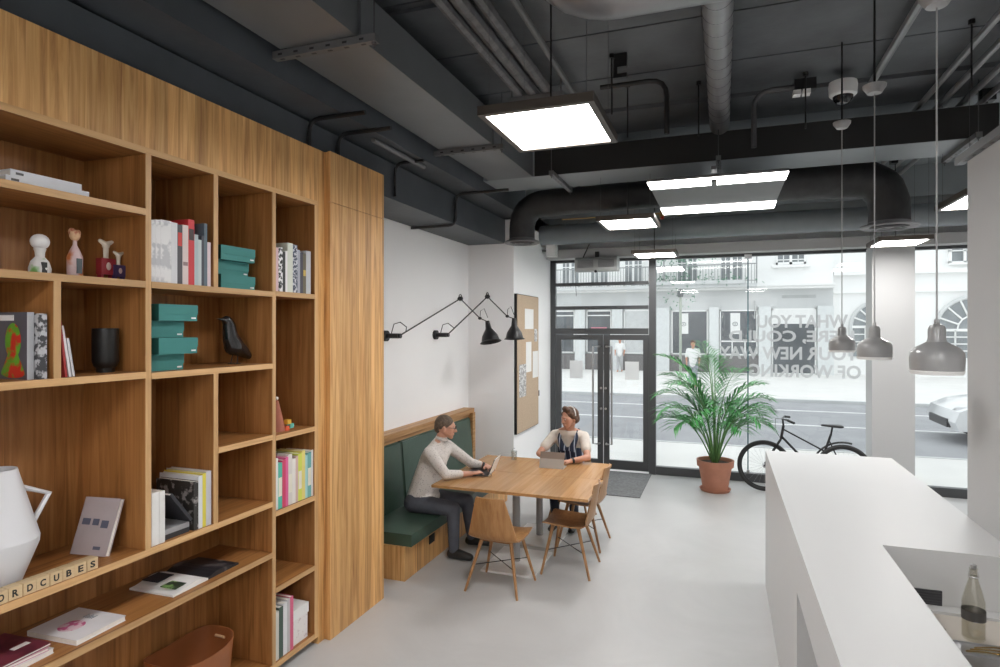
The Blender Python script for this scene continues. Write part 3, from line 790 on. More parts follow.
# ------------------------------------------------------------------ bench
bn = thing('bench', 'built-in oak bench with dark green leather seat and back cushions', 'bench', (-2.9, 6.0, 0))
part('base', B(-3.24, 4.75, 0, -2.605, 7.46, .30).bevel(.002, 1), 'wood_z', bn, True)
b = B(-3.10, 4.77, .30, -2.55, 7.45, .405); b.bevel(.025, 3)
part('seat_cushion', b, 'leather', bn, True)
f = MB(); f.box(-3.25, 4.41, 1.10, -3.10, 7.55, 1.155); f.box(-3.25, 7.46, .0, -3.085, 7.55, 1.10); f.box(-3.25, 4.41, .30, -3.20, 7.46, 1.10); f.box(-3.25, 4.41, 1.05, -3.13, 7.46, 1.10); f.bevel(.002, 1)
part('back_frame', f, 'wood_y', bn, True)
for (y0, y1) in ((4.43, 5.595), (5.605, 6.53), (6.54, 7.455)):
    poly = [(-3.19, .36), (-3.055, .36), (-3.115, 1.055), (-3.19, 1.055)]
    b = MB().prism(poly, y1-y0, mat=Matrix(((1,0,0,0),(0,0,1,y0),(0,1,0,0),(0,0,0,1)))); b.bevel(.022, 3)
    part('back_cushion', b, 'leather', bn, True)
part('socket', B(-2.606, 5.22, .17, -2.598, 5.33, .25), 'black', bn, True)

# ------------------------------------------------------------------ tables
tb_label = ['square oak-topped table nearer the camera, joined in front of the bench', 'square oak-topped table farther from the camera where the woman sits']
tops = ((5.20, 5.928), (5.932, 6.66))
for k, ((y0, y1), cyy) in enumerate(zip(tops, (5.50, 6.28))):
    t = thing('table', tb_label[k], 'table', (-1.83, (y0+y1)/2, 0), 0, 'tables pushed together')
    part('tabletop', B(-2.57, y0, .715, (-1.085, -1.13)[k], y1, .74).bevel(.003, 2), 'table', t, True)
    part('column', MB().cyl((-1.83, cyy, .02), (-1.83, cyy, .69), .036, n=24), 'lampwhite', t, True)
    part('base_plate', B(-2.07, cyy-.31, 0, -1.57, cyy+.33, .018).bevel(.003, 1), plain('pale plate', (.80,.80,.80), .3), t, True)
    part('support_plate', MB().box(-2.08, cyy-.16, .69, -1.58, cyy+.16, .715), 'darkmetal', t, True)

# ------------------------------------------------------------------ chairs (shell seat faces +Y locally)
def shell_mesh():
    b = MB()
    # seat: bent plywood, slightly raised edges, folded up into a tapering back
    rows = [(.215, .445, .205), (.20, .452, .215), (.08, .440, .225), (-.06, .432, .225), (-.15, .436, .222), (-.185, .455, .218), (-.205, .50, .212), (-.235, .66, .168), (-.262, .80, .128), (-.264, .812, .120)]
    cols_ = [-1, -.75, -.4, 0, .4, .75, 1]
    def mk(off):
        R = []
        for i, (y, z, w_) in enumerate(rows):
            up = .018 if i < 6 else 0
            rowv = []
            for c in cols_:
                fw = .025*abs(c)**2 if i >= 6 else 0
                ny, nz = (0, -1) if i < 5 else (-1, -.2)
                rowv.append(b.bm.verts.new((c*w_, y + fw + ny*off, z + up*abs(c)**2.5 + nz*off)))
            R.append(rowv)
        return R
    A, C = mk(0), mk(.011)
    n, m = len(rows), len(cols_)
    for i in range(n-1):
        for j in range(m-1):
            b.bm.faces.new((A[i][j], A[i][j+1], A[i+1][j+1], A[i+1][j])); b.bm.faces.new((C[i][j+1], C[i][j], C[i+1][j], C[i+1][j+1]))
    for i in range(n-1):
        for j in (0, m-1): b.bm.faces.new((A[i][j], A[i+1][j], C[i+1][j], C[i][j]) if j == 0 else (A[i+1][j], A[i][j], C[i][j], C[i+1][j]))
    for j in range(m-1):
        for i in (0, n-1): b.bm.faces.new((A[i][j+1], A[i][j], C[i][j], C[i][j+1]) if i == 0 else (A[i][j], A[i][j+1], C[i][j+1], C[i][j]))
    return b
def make_chair(label, loc, rz):
    t = thing('chair', label, 'chair', loc, rz, 'plywood shell chairs around the table')
    part('shell', shell_mesh(), 'chairwood', t, sharp=1.1)
    for sx in (-1, 1):
        for (y0, y1) in ((.215, .13), (-.225, -.10)):
            part('leg', MB().cyl((sx*.235, y0, 0), (sx*.13, y1, .425), .0105, .0165, n=12), 'chairleg', t)
    b = MB()
    for (ax, ay, bx, by) in ((-.185, .172, .185, -.163), (.185, .172, -.185, -.163)): b.cyl((ax, ay, .21), (bx, by, .21), .004, n=8)
    part('cross_wire', b, 'black', t)
    b = MB(); b.box(-.14, -.115, .405, .14, -.085, .428).box(-.14, .115, .405, .14, .145, .428); b.bevel(.004, 1)
    part('seat_bearer', b, 'chairleg', t)
    return t
c1 = make_chair('plywood shell chair with its back to the camera at the near table edge', (-1.79, 4.965, 0), math.radians(-3))
copy_tree(c1, (-1.32, 5.545, 0), math.radians(90), 'plywood shell chair side-on at the right table edge, nearer the camera')
copy_tree(c1, (-1.35, 6.25, 0), math.radians(88), 'plywood shell chair at the right table edge, farther from the camera')
copy_tree(c1, (-1.65, 7.02, 0), math.radians(180), 'plywood shell chair under the seated woman behind the table')

# ------------------------------------------------------------------ things on the table
lp = thing('laptop', 'dark laptop with a white lid in front of the seated man', 'laptop', (-2.30, 5.81, .741), math.radians(8))
part('keyboard_base', B(-.14, -.15, 0, .10, .15, .010).bevel(.003, 1), plain('graphite', (.04,.042,.045), .4), lp)
part('keys', B(-.12, -.13, .010, .02, .13, .0118), 'black', lp)
mm = T(.10, 0, .008) @ rot('Y', 22)
part('screen', MB().box(-.006, -.15, 0, 0, .15, .175, mat=mm), 'black', lp)
part('lid', MB().box(0, -.15, 0, .004, .15, .175, mat=mm), 'paper', lp)
tt = thing('tablet', 'tablet in a folded grey-brown stand case facing the seated woman', 'tablet', (-1.69, 6.28, .741), math.radians(2))
mm = T(0, -.05, 0) @ rot('X', -20)
part('screen', MB().box(-.125, .004, .01, .125, .010, .165, mat=mm), 'black', tt)
b = MB().box(-.13, -.002, 0, .13, .003, .10, mat=mm); b.box(-.13, 0, .10, .13, .010, .172, mi=1, mat=mm); b.box(-.13, -.05, 0, .13, .11, .004)
part('cover', b, [colmat((.40,.37,.34)), colmat((.22,.17,.14))], tt)
gc = thing('glass_tumbler', 'clear tumbler with a metal rim standing on the far table', 'glass', (-2.19, 6.50, .741))
part('cup', MB().lathe([(0,0),(.03,0),(.034,.10),(.032,.10),(.028,.006),(0,.006)], n=24), glass('tumbler glass', (.9,.92,.92), .12), gc)
part('straw', MB().tube([(-.01,0,.01),(-.02,0,.12),(.01,0,.13)], .003, 6), 'steel', gc)
gk = thing('eyeglasses', 'pair of glasses lying on the table beside the laptop', 'glasses', (-2.19, 5.64, .741), math.radians(20))
b = MB()
for s in (-1, 1): b.tube([(s*.032+.022*math.cos(a*PI/6), 0, .020+.018*math.sin(a*PI/6)) for a in range(12)], .0018, 6, closed=True); b.cyl((s*.055, 0, .025), (s*.05, .11, .006), .0016, n=6)
b.cyl((-.01,0,.024),(.01,0,.024),.0016,n=6)
part('frame', b, 'black', gk)
b = MB()
for s in (-1, 1): b.lathe([(0,-.0004),(.02,-.0004),(.02,.0004),(0,.0004)], mat=T(s*.032,0,.02) @ rot('X', 90) , n=16)
part('lens', b, 'glass', gk)

# ------------------------------------------------------------------ people
def person(loc, label, J, look, cloth, group=None, female=False):
    """J: joint positions (world); look: facing vector; one continuous body, clothes as children"""
    t = thing('person', label, 'person', loc, 0, group)
    fw = V(look).normalized(); up = V((0,0,1)); up = (up - fw*up.dot(fw)).normalized(); sd = fw.cross(up).normalized()
    H = V(J['head'])
    R = Matrix((sd, fw, up)).transposed().to_4x4()            # columns: side, forward, up
    def h(s_, f_, u_): return H + sd*s_ + fw*f_ + up*u_
    b = MB()
    # skull, face, jaw
    b.ell(H + up*.025 - fw*.012, (.074, .092, .090), 20, 14, mat=R)
    b.hull((h(-.042,.045,.005), .028), (h(.042,.045,.005), .028), (h(-.030,.045,-.055), .026), (h(.030,.045,-.055), .026), (h(0,.062,-.085), .022), (h(-.045,-.01,-.02), .03), (h(.045,-.01,-.02), .03), (h(0,.06,.03), .03))
    b.hull((h(0,.086,.015), .008), (h(0,.108,-.022), .011)); b.hull((h(-.014,.093,-.026), .009), (h(.014,.093,-.026), .009))
    b.hull((h(-.02,.086,-.055), .007), (h(.02,.086,-.055), .007)); b.hull((h(-.032,.080,.028), .008), (h(-.012,.086,.030), .008)); b.hull((h(.032,.080,.028), .008), (h(.012,.086,.030), .008))
    for s_ in (-1, 1): b.ell(h(s_*.078, -.008, -.005), (.010, .018, .030), mat=R)
    # neck, torso
    nk, ch, pv = V(J['neck']), V(J['chest']), V(J['pelvis'])
    b.hull((H - up*.05 - fw*.02, .052), (nk, .055))
    b.hull((nk, .055), (V(J['shL'])*.7+nk*.3, .05), (V(J['shR'])*.7+nk*.3, .05))
    cw = (.105,.095,.10) if female else (.115,.12,.11)
    b.hull((V(J['shL']), .046), (V(J['shR']), .046), (ch, cw))
    b.hull((ch, .10 if female else .115), (pv, .12)); b.hull((V(J['hipL']), .09), (V(J['hipR']), .09), (pv+V((0,0,.05)), .11))
    for s_ in 'LR':
        b.chain([J['sh'+s_], J['el'+s_], J['wr'+s_]], [.046, .037, .026])
        b.chain([J['hip'+s_], J['kn'+s_], J['an'+s_]], [.085, .055, .038])
        an = V(J['an'+s_]); td = V(J.get('toe'+s_, an + fw*.16)); b.hull((an - V((0,0,.03)), .035), (td, .022))
        # hand: palm and five curled fingers
        wr = V(J['wr'+s_]); hd_ = V(J['hd'+s_]); d = (hd_ - wr).normalized(); n = V((0,0,1)); n = (n - d*n.dot(d)).normalized(); a = d.cross(n).normalized()
        inn = a if (a.dot(V(J['in'+s_])) > 0) else -a        # side of the thumb
        b.hull((wr, .020), (wr + d*.035 + inn*.022, .014), (wr + d*.035 - inn*.022, .013)); b.hull((wr + d*.035 + inn*.024, .014), (wr + d*.035 - inn*.024, .013), (wr + d*.085 + inn*.030, .011), (wr + d*.08 - inn*.030, .010))
        for k, (o_, L) in enumerate(((.031, .068), (.0105, .076), (-.0105, .070), (-.031, .056))):
            p0 = wr + d*(.084 - .004*k) + inn*o_; p1 = p0 + d*L*.45 + inn*o_*.15 + n*.006; p2 = p0 + d*L*.8 + inn*o_*.25 - n*.012; p3 = p0 + d*L*.92 + inn*o_*.25 - n*.026
            b.chain([p0, p1, p2, p3], [.0092, .0085, .0078, .007])
        q0 = wr + d*.028 + inn*.028; q1 = q0 + d*.03 + inn*.026 - n*.004; q2 = q1 + d*.032 + inn*.006 - n*.008
        b.chain([q0, q1, q2], [.013, .0105, .0085])
    remeshed('body', b, 'skin', t, .0055, 3)
    for s_ in (-1, 1):
        e_ = MB(); e_.ell(h(s_*.026, .080, .012), .0095, 12, 8); part('eye', e_, plain('eye', (.5,.48,.46), .2), t, True)
    return t, h, R, sd, fw, up

# seated man
Jm = dict(head=(-2.60,5.585,1.215), neck=(-2.665,5.58,1.075), chest=(-2.71,5.54,.90), pelvis=(-2.82,5.50,.52),
          shR=(-2.675,5.375,1.00), shL=(-2.66,5.755,1.00), elR=(-2.50,5.37,.80), elL=(-2.47,5.93,.80), wrR=(-2.335,5.60,.775), wrL=(-2.315,5.97,.775), hdR=(-2.25,5.72,.775), hdL=(-2.22,5.87,.775), inR=(-.3,1,0), inL=(-.3,-1,0),
          hipR=(-2.86,5.40,.49), hipL=(-2.86,5.62,.49), knR=(-2.43,5.39,.475), knL=(-2.42,5.70,.475), anR=(-2.42,5.38,.095), anL=(-2.40,5.78,.095), toeR=(-2.26,5.37,.03), toeL=(-2.24,5.80,.03))
man, h, R, sd, fw, up = person((-2.8, 5.52, 0), 'man in a pale patterned shirt seated on the green bench at his laptop', Jm, (.93, .28, -.12), None)
J = {k: V(v) for k, v in Jm.items()}
b = MB()
b.hull((J['shL'], .062), (J['shR'], .062), (J['chest'], (.135,.15,.13))); b.hull((J['neck']-V((.01,0,.02)), .068), (J['shL'], .060)); b.hull((J['neck']-V((.01,0,.02)), .068), (J['shR'], .060)); b.hull((J['neck']-V((.0,0,.01)), .068), (J['chest'], (.135,.15,.12))); b.hull((J['neck']-V((.0,0,.01)), .068), (J['neck']+V((.02,0,.035)), .060))
b.hull((J['chest'], (.135,.155,.12)), (J['pelvis']+V((0,0,.02)), (.15,.165,.10))); b.hull((J['pelvis'], (.15,.165,.09)), (J['pelvis']+V((.06,0,.02)), (.12,.16,.08)))
for s_ in 'LR':
    e, wv = J['el'+s_], J['wr'+s_]
    b.chain([J['sh'+s_], J['sh'+s_].lerp(e, .5), e, e.lerp(wv, .55)], [.064, .058, .050, .041])
remeshed('shirt', b, 'shirt', man, .009, 3)
b = MB(); b.tube([h(.058*math.cos(a*PI/8), -.025+.058*math.sin(a*PI/8), -.115-.010*math.sin(a*PI/8)) for a in range(-3, 12)], .011, 8)
part('collar', b, 'shirt', man, True)
b = MB()
b.hull((J['pelvis']-V((0,0,.02)), (.14,.16,.09)), (J['hipL'], .10), (J['hipR'], .10))
for s_ in 'LR': b.chain([J['hip'+s_], J['kn'+s_], J['an'+s_]+V((0,0,.0))], [.10, .068, .052])
remeshed('trousers', b, 'trouser', man, .010, 3)
for s_ in 'LR':
    b = MB(); an = J['an'+s_]; to = J['toe'+s_]
    b.hull((an-V((.03,0,.045)), (.042,.04,.045)), (an-V((0,0,.03)), (.045,.042,.05)), (to+V((0,0,.012)), (.045,.042,.034)))
    part('shoe', b, plain('black leather', (.015,.015,.015), .4), man, True, sharp=1.2)
b = MB(); b.ell(h(0,-.022,.040), (.081,.096,.088), 20, 14, mat=R); b.hull((h(0,-.06,-.02), (.06,.045,.05)), (h(0,-.05,.04), .07))
remeshed('hair', b, 'hairgrey', man, .007, 3)
b = MB()
for s_ in (-1, 1): b.tube([h(s_*.030+.021*math.cos(a*PI/5), .098, .012+.014*math.sin(a*PI/5)) for a in range(10)], .0022, 6, closed=True); b.cyl(h(s_*.052,.096,.016), h(s_*.080,-.005,.012), .0022, n=6)
b.cyl(h(-.01,.10,.014), h(.01,.10,.014), .002, n=6); part('eyeglasses', b, 'black', man, True)
wv = J['wrL'].lerp(J['elL'], .18); d = (J['wrL']-J['elL']).normalized()
part('wristwatch', MB().cyl(wv-d*.012, wv+d*.012, .033, n=20), 'black', man, True)

# seated woman
Jw = dict(head=(-1.625,6.76,1.195), neck=(-1.645,6.83,1.055), chest=(-1.645,6.90,.88), pelvis=(-1.645,7.02,.53),
          shR=(-1.815,6.85,.985), shL=(-1.475,6.86,.985), elR=(-1.945,6.66,.80), elL=(-1.385,6.62,.80), wrR=(-1.80,6.50,.775), wrL=(-1.545,6.50,.775), hdR=(-1.74,6.44,.775), hdL=(-1.62,6.44,.775), inR=(0,-1,0), inL=(0,-1,0),
          hipR=(-1.755,7.0,.50), hipL=(-1.535,7.0,.50), knR=(-1.76,6.58,.50), knL=(-1.54,6.58,.50), anR=(-1.74,6.60,.09), anL=(-1.53,6.62,.09), toeR=(-1.75,6.45,.03), toeL=(-1.53,6.46,.03))
wom, h, R, sd, fw, up = person((-1.645, 6.95, 0), 'woman in a cream shirt and striped pinafore seated behind the tablet', Jw, (-.55, -.80, -.16), None, female=True)
J = {k: V(v) for k, v in Jw.items()}
b = MB()
b.hull((J['shL'], .055), (J['shR'], .055), (J['chest'], (.135,.12,.12))); b.hull((J['neck']-V((0,.0,.030)), .066), (J['shL'], .058)); b.hull((J['neck']-V((0,.0,.030)), .066), (J['shR'], .058)); b.hull((J['neck']-V((0,.0,.035)), .066), (J['chest'], (.13,.115,.12)))
b.hull((J['chest'], (.14,.12,.10)), (J['pelvis']+V((0,0,.08)), (.13,.12,.08)))
for s_ in 'LR': b.chain([J['sh'+s_], J['sh'+s_].lerp(J['el'+s_], .62)], [.060, .058])
remeshed('shirt', b, 'cream', wom, .008, 3)
# bib of the pinafore with a V neck and two straps
b = MB(); b.hull((J['chest']-V((0,.016,.045)), (.148,.130,.055)), (J['pelvis']+V((0,0,.03)), (.155,.145,.10)))
remeshed('pinafore', b, 'pinafore', wom, .008, 3)
for s_ in (-1, 1):
    x = -1.645 + s_*.095
    b = MB(); b.tube([(-1.645+s_*.045, 6.765, .84), (-1.645+s_*.07, 6.755, .90), (x, 6.770, .965), (x, 6.82, 1.045), (x, 6.89, 1.055), (x, 6.99, .93)], .02, 8, rs=[.048,.034,.024,.018,.018,.018])
    part('pinafore_strap', b, 'pinafore', wom, True)
b = MB()
b.hull((J['hipL'], .095), (J['hipR'], .095), (J['pelvis'], .12))
for s_ in 'LR': b.chain([J['hip'+s_], J['kn'+s_], J['an'+s_]], [.095, .062, .048])
remeshed('trousers', b, 'jeans', wom, .010, 3)
for s_ in 'LR':
    b = MB(); an = J['an'+s_]; to = J['toe'+s_]
    b.hull((an-V((0,-.02,.045)), (.036,.038,.045)), (an-V((0,0,.03)), (.04,.042,.045)), (to+V((0,0,.005)), (.038,.04,.028)))
    part('shoe', b, 'black', wom, True, sharp=1.2)
b = MB(); b.ell(h(0,-.030,.040), (.088,.100,.088), 20, 14, mat=R); b.hull((h(0,-.07,-.02), (.07,.05,.06)), (h(0,-.05,.05), .075)); b.hull((h(-.03,.03,.105), .030), (h(.04,.01,.108), .034)); b.hull((h(.062,.02,.05), .03), (h(.068,-.03,-.02), .03)); b.hull((h(-.062,.01,.05), .03), (h(-.068,-.04,-.02), .028))
b.ell(h(0,-.10,-.01), .045)
remeshed('hair', b, 'hairbrown', wom, .007, 2)
b = MB(); b.tube([h(.093*math.cos(a*PI/10), -.02-.02*math.sin(a*PI/10), .035+.098*math.sin(a*PI/10)) for a in range(11)], .006, 8)
part('headphones', b, 'paper', wom, True)
wv = J['wrL'].lerp(J['elL'], .12); d = (J['wrL']-J['elL']).normalized()
part('wristwatch', MB().cyl(wv-d*.012, wv+d*.012, .031, n=20), 'black', wom, True)

# ------------------------------------------------------------------ wall lamps
def wall_lamp(label, m, j1, j2, sh, tilt):
    t = thing('wall_lamp', label, 'lamp', (-3.25, m[1], m[2]), 0, 'black articulated wall lamps')
    m, j1, j2, sh = V(m), V(j1), V(j2), V(sh)
    b = MB(); b.cyl((-3.25, m.y, m.z), (-3.215, m.y, m.z), .055, n=28); b.cyl((-3.215, m.y, m.z), (-3.09, m.y, m.z), .026, n=20)
    part('wall_mount', b, 'black', t, True)
    s0 = V((-3.09, m.y+.02, m.z))
    d = (j1-s0).normalized()
    part('arm', MB().cyl(s0, j1, .0075, n=10), 'black', t, True)
    part('arm', MB().cyl(j1, j2, .007, n=10), 'black', t, True)
    b = MB(); b.ell(j1, (.034,.034,.028), 14, 8); b.tube([j1+V((0, .045*math.cos(a*PI/8), .055*math.sin(a*PI/8)-.003)) for a in range(9)], .0055, 6)
    part('joint', b, 'black', t, True)
    part('joint', MB().cyl(s0-V((.03,0,0)), s0+V((.02,0,0)), .025, n=16), 'black', t, True)
    part('joint', MB().ell(j2, (.024,.024,.018), 12, 8), 'black', t, True)
    b = MB(); b.tube([V((-3.17, m.y, m.z+.02)), V((-3.15, m.y+.02, m.z+.12)), V((-3.10, m.y+.06, m.z+.14)), V((-3.05, m.y+.10, m.z+.09)), s0+d*.12], .005, 6)
    part('cable', b, 'black', t, True)
    b = MB()
    top = sh + V((0,0,.03))
    b.tube([j2, j2+V((.0,.02,.09)), (j2+top)/2+V((0,.01,.14)), top+V((0,0,.05))], .004, 6)
    b.cyl(j2, top, .006, n=8)
    part('cable', b, 'black', t, True)
    A = T(*sh) @ tilt @ Matrix.Scale(1.28, 4)
    b = MB(); b.lathe([(0,.03),(.020,.03),(.024,.0),(.030,-.045),(.050,-.075),(.075,-.115),(.088,-.165),(.105,-.178),(.101,-.180),(.083,-.165),(.070,-.118),(.044,-.078),(.02,-.05),(0,-.05)], n=32, mat=A)
    part('shade', b, 'black', t, True)
    part('bulb', MB().ell(A @ V((0,0,-.10)), .03), 'paper', t, True)
wall_lamp('black articulated wall lamp nearer the cupboard, its shade tilted', (-3.09, 5.50, 2.13), (-2.93, 6.70, 2.56), (-2.78, 6.95, 2.33), (-2.72, 7.06, 2.26), rot('X', -8) @ rot('Y', -13))
wall_lamp('black articulated wall lamp farther from the cupboard, shade by the corkboard', (-3.09, 6.66, 2.13), (-2.74, 7.10, 2.60), (-2.56, 7.33, 2.36), (-2.50, 7.42, 2.30), rot('X', 4))

# corkboard on the pillar
cb = thing('corkboard', 'tall cork pinboard with pinned papers on the white pillar', 'pinboard', (-2.57, 8.19, .8))
part('frame', B(-2.60, 7.72, .80, -2.565, 8.72, 2.67), 'black', cb, True)
part('cork_panel', B(-2.565, 7.73, .81, -2.556, 8.71, 2.66), 'cork', cb, True)
for (y0, y1, z0, z1, dk) in ((8.05,8.45,2.20,2.48,0), (8.10,8.35,1.60,2.02,0), (7.80,8.10,1.28,1.72,1), (8.42,8.68,1.50,1.88,0), (8.50,8.64,2.02,2.2,1)):
    part('pinned_paper', B(-2.556, y0, z0, -2.553, y1, z1), 'paper' if not dk else cover_mat('printed sheet', (.25,.25,.25), (.7,.7,.7), 40, .5), cb, True)
one('light_switch', B(-2.60, 8.80, 1.2, -2.59, 8.88, 1.28), 'black', 'small black light switch on the pillar beside the corkboard', 'switch')

# ------------------------------------------------------------------ palm
pm = thing('potted_palm', 'potted palm with arching fronds in a terracotta pot by the window', 'plant', (-.10, 8.88, 0))
part('saucer', MB().lathe([(0,0),(.185,0),(.205,.035),(.195,.035),(.175,.012),(0,.012)], n=32), 'terra', pm)
part('pot', MB().lathe([(0,.012),(.16,.012),(.215,.33),(.238,.335),(.245,.42),(.225,.42),(.215,.38),(.15,.05),(0,.05)], n=36), 'terra', pm)
part('soil', MB().lathe([(0,.385),(.21,.375),(.2,.36),(0,.36)], n=24), 'soil', pm)
def frond(az, L, elev, droop, base=.03, seed=0, lw=.025, ll=.38):
    rnd = random.Random(seed)
    d0 = V((math.cos(az), math.sin(az), 0)); P = []; N = 16
    p = d0*base + V((0,0,.38)); ang = elev
    for i in range(N+1):
        P.append(p.copy()); ang -= droop*(i/N)**1.6/N*2.2
        p = p + (d0*math.cos(ang) + V((0,0,math.sin(ang))))*(L/N)
    b = MB(); b.tube(P, .006, 5, rs=[.011*(1-.85*i/N)+.0015 for i in range(N+1)], mi=1)
    side = d0.cross(V((0,0,1)))
    K = 22
    for k in range(K):
        u = .42 + .58*k/(K-1); f_ = u*N; i = min(int(f_), N-1); q = P[i].lerp(P[i+1], f_-i); tg = (P[i+1]-P[i]).normalized()
        s_len = ll*(math.sin(PI*min(1, (u-.30)/.72))**.6)*rnd.uniform(.85, 1.1) + .05
        for s in (-1, 1):
            dr = (side*s*.9 + tg*(.45+.6*u) + V((rnd.uniform(-.12,.12), rnd.uniform(-.12,.12), .22))).normalized()
            e1 = q + dr*s_len*.5; e2 = q + dr*s_len - V((0,0,s_len*rnd.uniform(.18,.38)))
            nrm = dr.cross(V((0,0,1))).normalized()*lw*.5
            v = [b.bm.verts.new(x) for x in (q, e1-nrm, e2, e1+nrm)]
            c = b.bm.verts.new(e1 - V((0,0,.006)))
            for tri in ((v[0],v[1],c),(v[1],v[2],c),(v[2],v[3],c),(v[3],v[0],c)): b.bm.faces.new(tri)
    o = finish('frond', b, ['leaf', 'stem'], pm, world=False, sharp=3, recalc=False)
    return o
D = math.radians
for k, (az, L, el, dr) in enumerate(((178,1.35,80,2.3), (205,1.2,74,2.4), (160,1.5,84,1.9), (100,1.6,86,1.3), (60,1.5,84,1.6), (12,1.25,80,2.1), (350,1.15,78,2.2), (320,1.1,74,2.4),
                                      (280,1.3,78,2.4), (250,1.25,74,2.6), (225,1.0,68,2.3), (30,1.05,74,2.2), (130,1.4,80,1.9), (340,1.35,85,1.7), (185,1.0,66,2.0), (5,.95,68,2.2), (270,1.65,86,1.3), (192,1.75,85,1.6), (110,1.75,87,1.1), (300,.95,70,2.2), (240,.95,72,2.0), (215,1.4,84,1.9))):
    frond(D(az), L, D(el), dr, seed=k)

# ------------------------------------------------------------------ bicycle leaning by the window
bi = thing('bicycle', 'black city bicycle leaning against the shop window', 'bicycle', (1.05, 9.08, 0))
yb = 9.08; fc = V((.527, yb, .345)); rc = V((1.48, yb, .345)); bbk = V((1.17, yb, .29)); hdt = V((.765, yb, .90)); hdb = V((.735, yb, .72)); st = V((1.335, yb, .82)); 
b = MB()
for p, q, r in ((hdb, hdt, .018), (hdb+V((.01,0,.03)), bbk, .016), (hdt-V((.0,0,.05)), V((1.275, yb, .58)), .011), (bbk, st, .015), (rc+V((0,.05,0)), V((1.31, yb, .74)), .008), (rc-V((0,.05,0)), V((1.31, yb, .74)), .008), (rc+V((0,.05,0)), bbk, .009), (rc-V((0,.05,0)), bbk, .009)): b.cyl(p, q, r, n=12)
part('frame', b, 'black', bi, True)
b = MB()
for s in (-1, 1): b.tube([hdb+V((0,s*.03,0)), fc.lerp(hdb,.6)+V((-.005,s*.045,0)), fc+V((0,s*.05,0))], .010, 8)
part('fork', b, 'black', bi, True)
for c in (fc, rc):
    b = MB(); b.tube([c+V((.322*math.cos(a*PI/24), 0, .322*math.sin(a*PI/24))) for a in range(48)], .023, 10, closed=True)
    wl = part('tyre', b, 'rubber', bi, True)
    b = MB(); b.tube([c+V((.293*math.cos(a*PI/24), 0, .293*math.sin(a*PI/24))) for a in range(48)], .010, 8, closed=True)
    part('rim', b, 'black', wl, True)
    b = MB()
    for a in range(24): b.cyl(c+V((0,(.025 if a % 2 else -.025),0)), c+V((.29*math.cos(a*PI/12), 0, .29*math.sin(a*PI/12))), .0013, n=4)
    b.cyl(c-V((0,.045,0)), c+V((0,.045,0)), .022, n=14)
    part('spokes', b, 'steel', wl, True)
b = MB(); b.tube([V((.84, yb-.27, .985)), V((.79, yb-.18, 1.0)), V((.755, yb-.05, .99)), V((.755, yb+.05, .99)), V((.79, yb+.18, 1.0)), V((.84, yb+.27, .985))], .011, 10); b.cyl(hdt, V((.755, yb, .99)), .013, n=10)
hb = part('handlebar', b, 'black', bi, True)
for s in (-1, 1): part('grip', MB().cyl(V((.80, yb+s*.19, .998)), V((.865, yb+s*.30, .98)), .016, n=12), 'rubber', hb, True)
b = MB(); b.hull(((1.43, yb-.05, .925), (.05,.035,.018)), ((1.43, yb+.05, .925), (.05,.035,.018)), ((1.24, yb, .93), (.03,.018,.014))); b.cyl(st, (1.35, yb, .91), .012, n=10)
part('saddle', b, 'black', bi, True, sharp=1.2)
b = MB(); b.tube([bbk+V((.085*math.cos(a*PI/12), -.05, .085*math.sin(a*PI/12))) for a in range(24)], .005, 6, closed=True); b.cyl(bbk-V((0,.07,0)), bbk+V((0,.07,0)), .02, n=12); b.cyl(bbk-V((0,.065,0)), bbk+V((.10,-.065,-.12)), .009, n=8); b.cyl(bbk+V((0,.065,0)), bbk+V((-.10,.065,.12)), .009, n=8); b.box(1.21, yb-.15, .155, 1.32, yb-.07, .18); b.box(1.02, yb+.07, .40, 1.12, yb+.15, .425)
part('crankset', b, 'steel', bi, True)
b = MB(); b.tube([rc+V((.372*math.cos(D(a)), 0, .372*math.sin(D(a)))) for a in range(75, 150, 8)], .014, 6)
part('mudguard', b, 'black', bi, True)
b = MB(); b.tube([V((.80, yb-.1, 1.0)), V((.66, yb-.08, 1.0)), V((.66, yb-.03, .85)), V((.72, yb-.02, .74))], .003, 6)
part('brake_cable', b, 'black', bi, True)

# ------------------------------------------------------------------ counter
ct = thing('reception_counter', 'long white reception counter with a sunken worktop at the right', 'counter', (.8, 3.5, 0))
CT = 1.15
b = MB()
b.box(.345, .3, .893, .728, 5.785, CT); b.box(.728, 3.445, 1.05, 1.288, 5.785, CT)
part('worktop', b, 'counter', ct, True)
part('end_block', B(.345, 3.37, .0, 1.28, 5.775, .893), 'counter', ct, True)
part('well_back', B(.728, 3.445, .85, 1.288, 3.475, 1.05), 'counter', ct, True)
part('kneehole_panel', MB().box(.68, .3, 0, .72, 3.37, .893).box(.36, .3, 0, .68, .34, .893), 'grey_wall', ct, True)  # near cross panel added to keep light out of the kneehole
b = B(.728, .3, .84, 1.288, 3.445, .88)
part('lower_worktop', b, 'counter_in', ct, True)
part('lower_front', B(.74, .3, 0, 1.27, 3.37, .84), 'grey_wall', ct, True)
b = B(.855, 3.437, .885, .972, 3.446, .962)
for k in range(5): b.box(.86, 3.432, .895+k*.013, .967, 3.438, .901+k*.013)
ot = part('socket_panel', b, plain('dark socket plastic', (.05,.05,.055), .5), ct, True)
b = MB(); b.box(.90, 2.55, .8805, 1.28, 2.99, .884)
part('sink', b, plain('brushed sink steel', (.30,.29,.28), .3, metal=.8), ct, True)
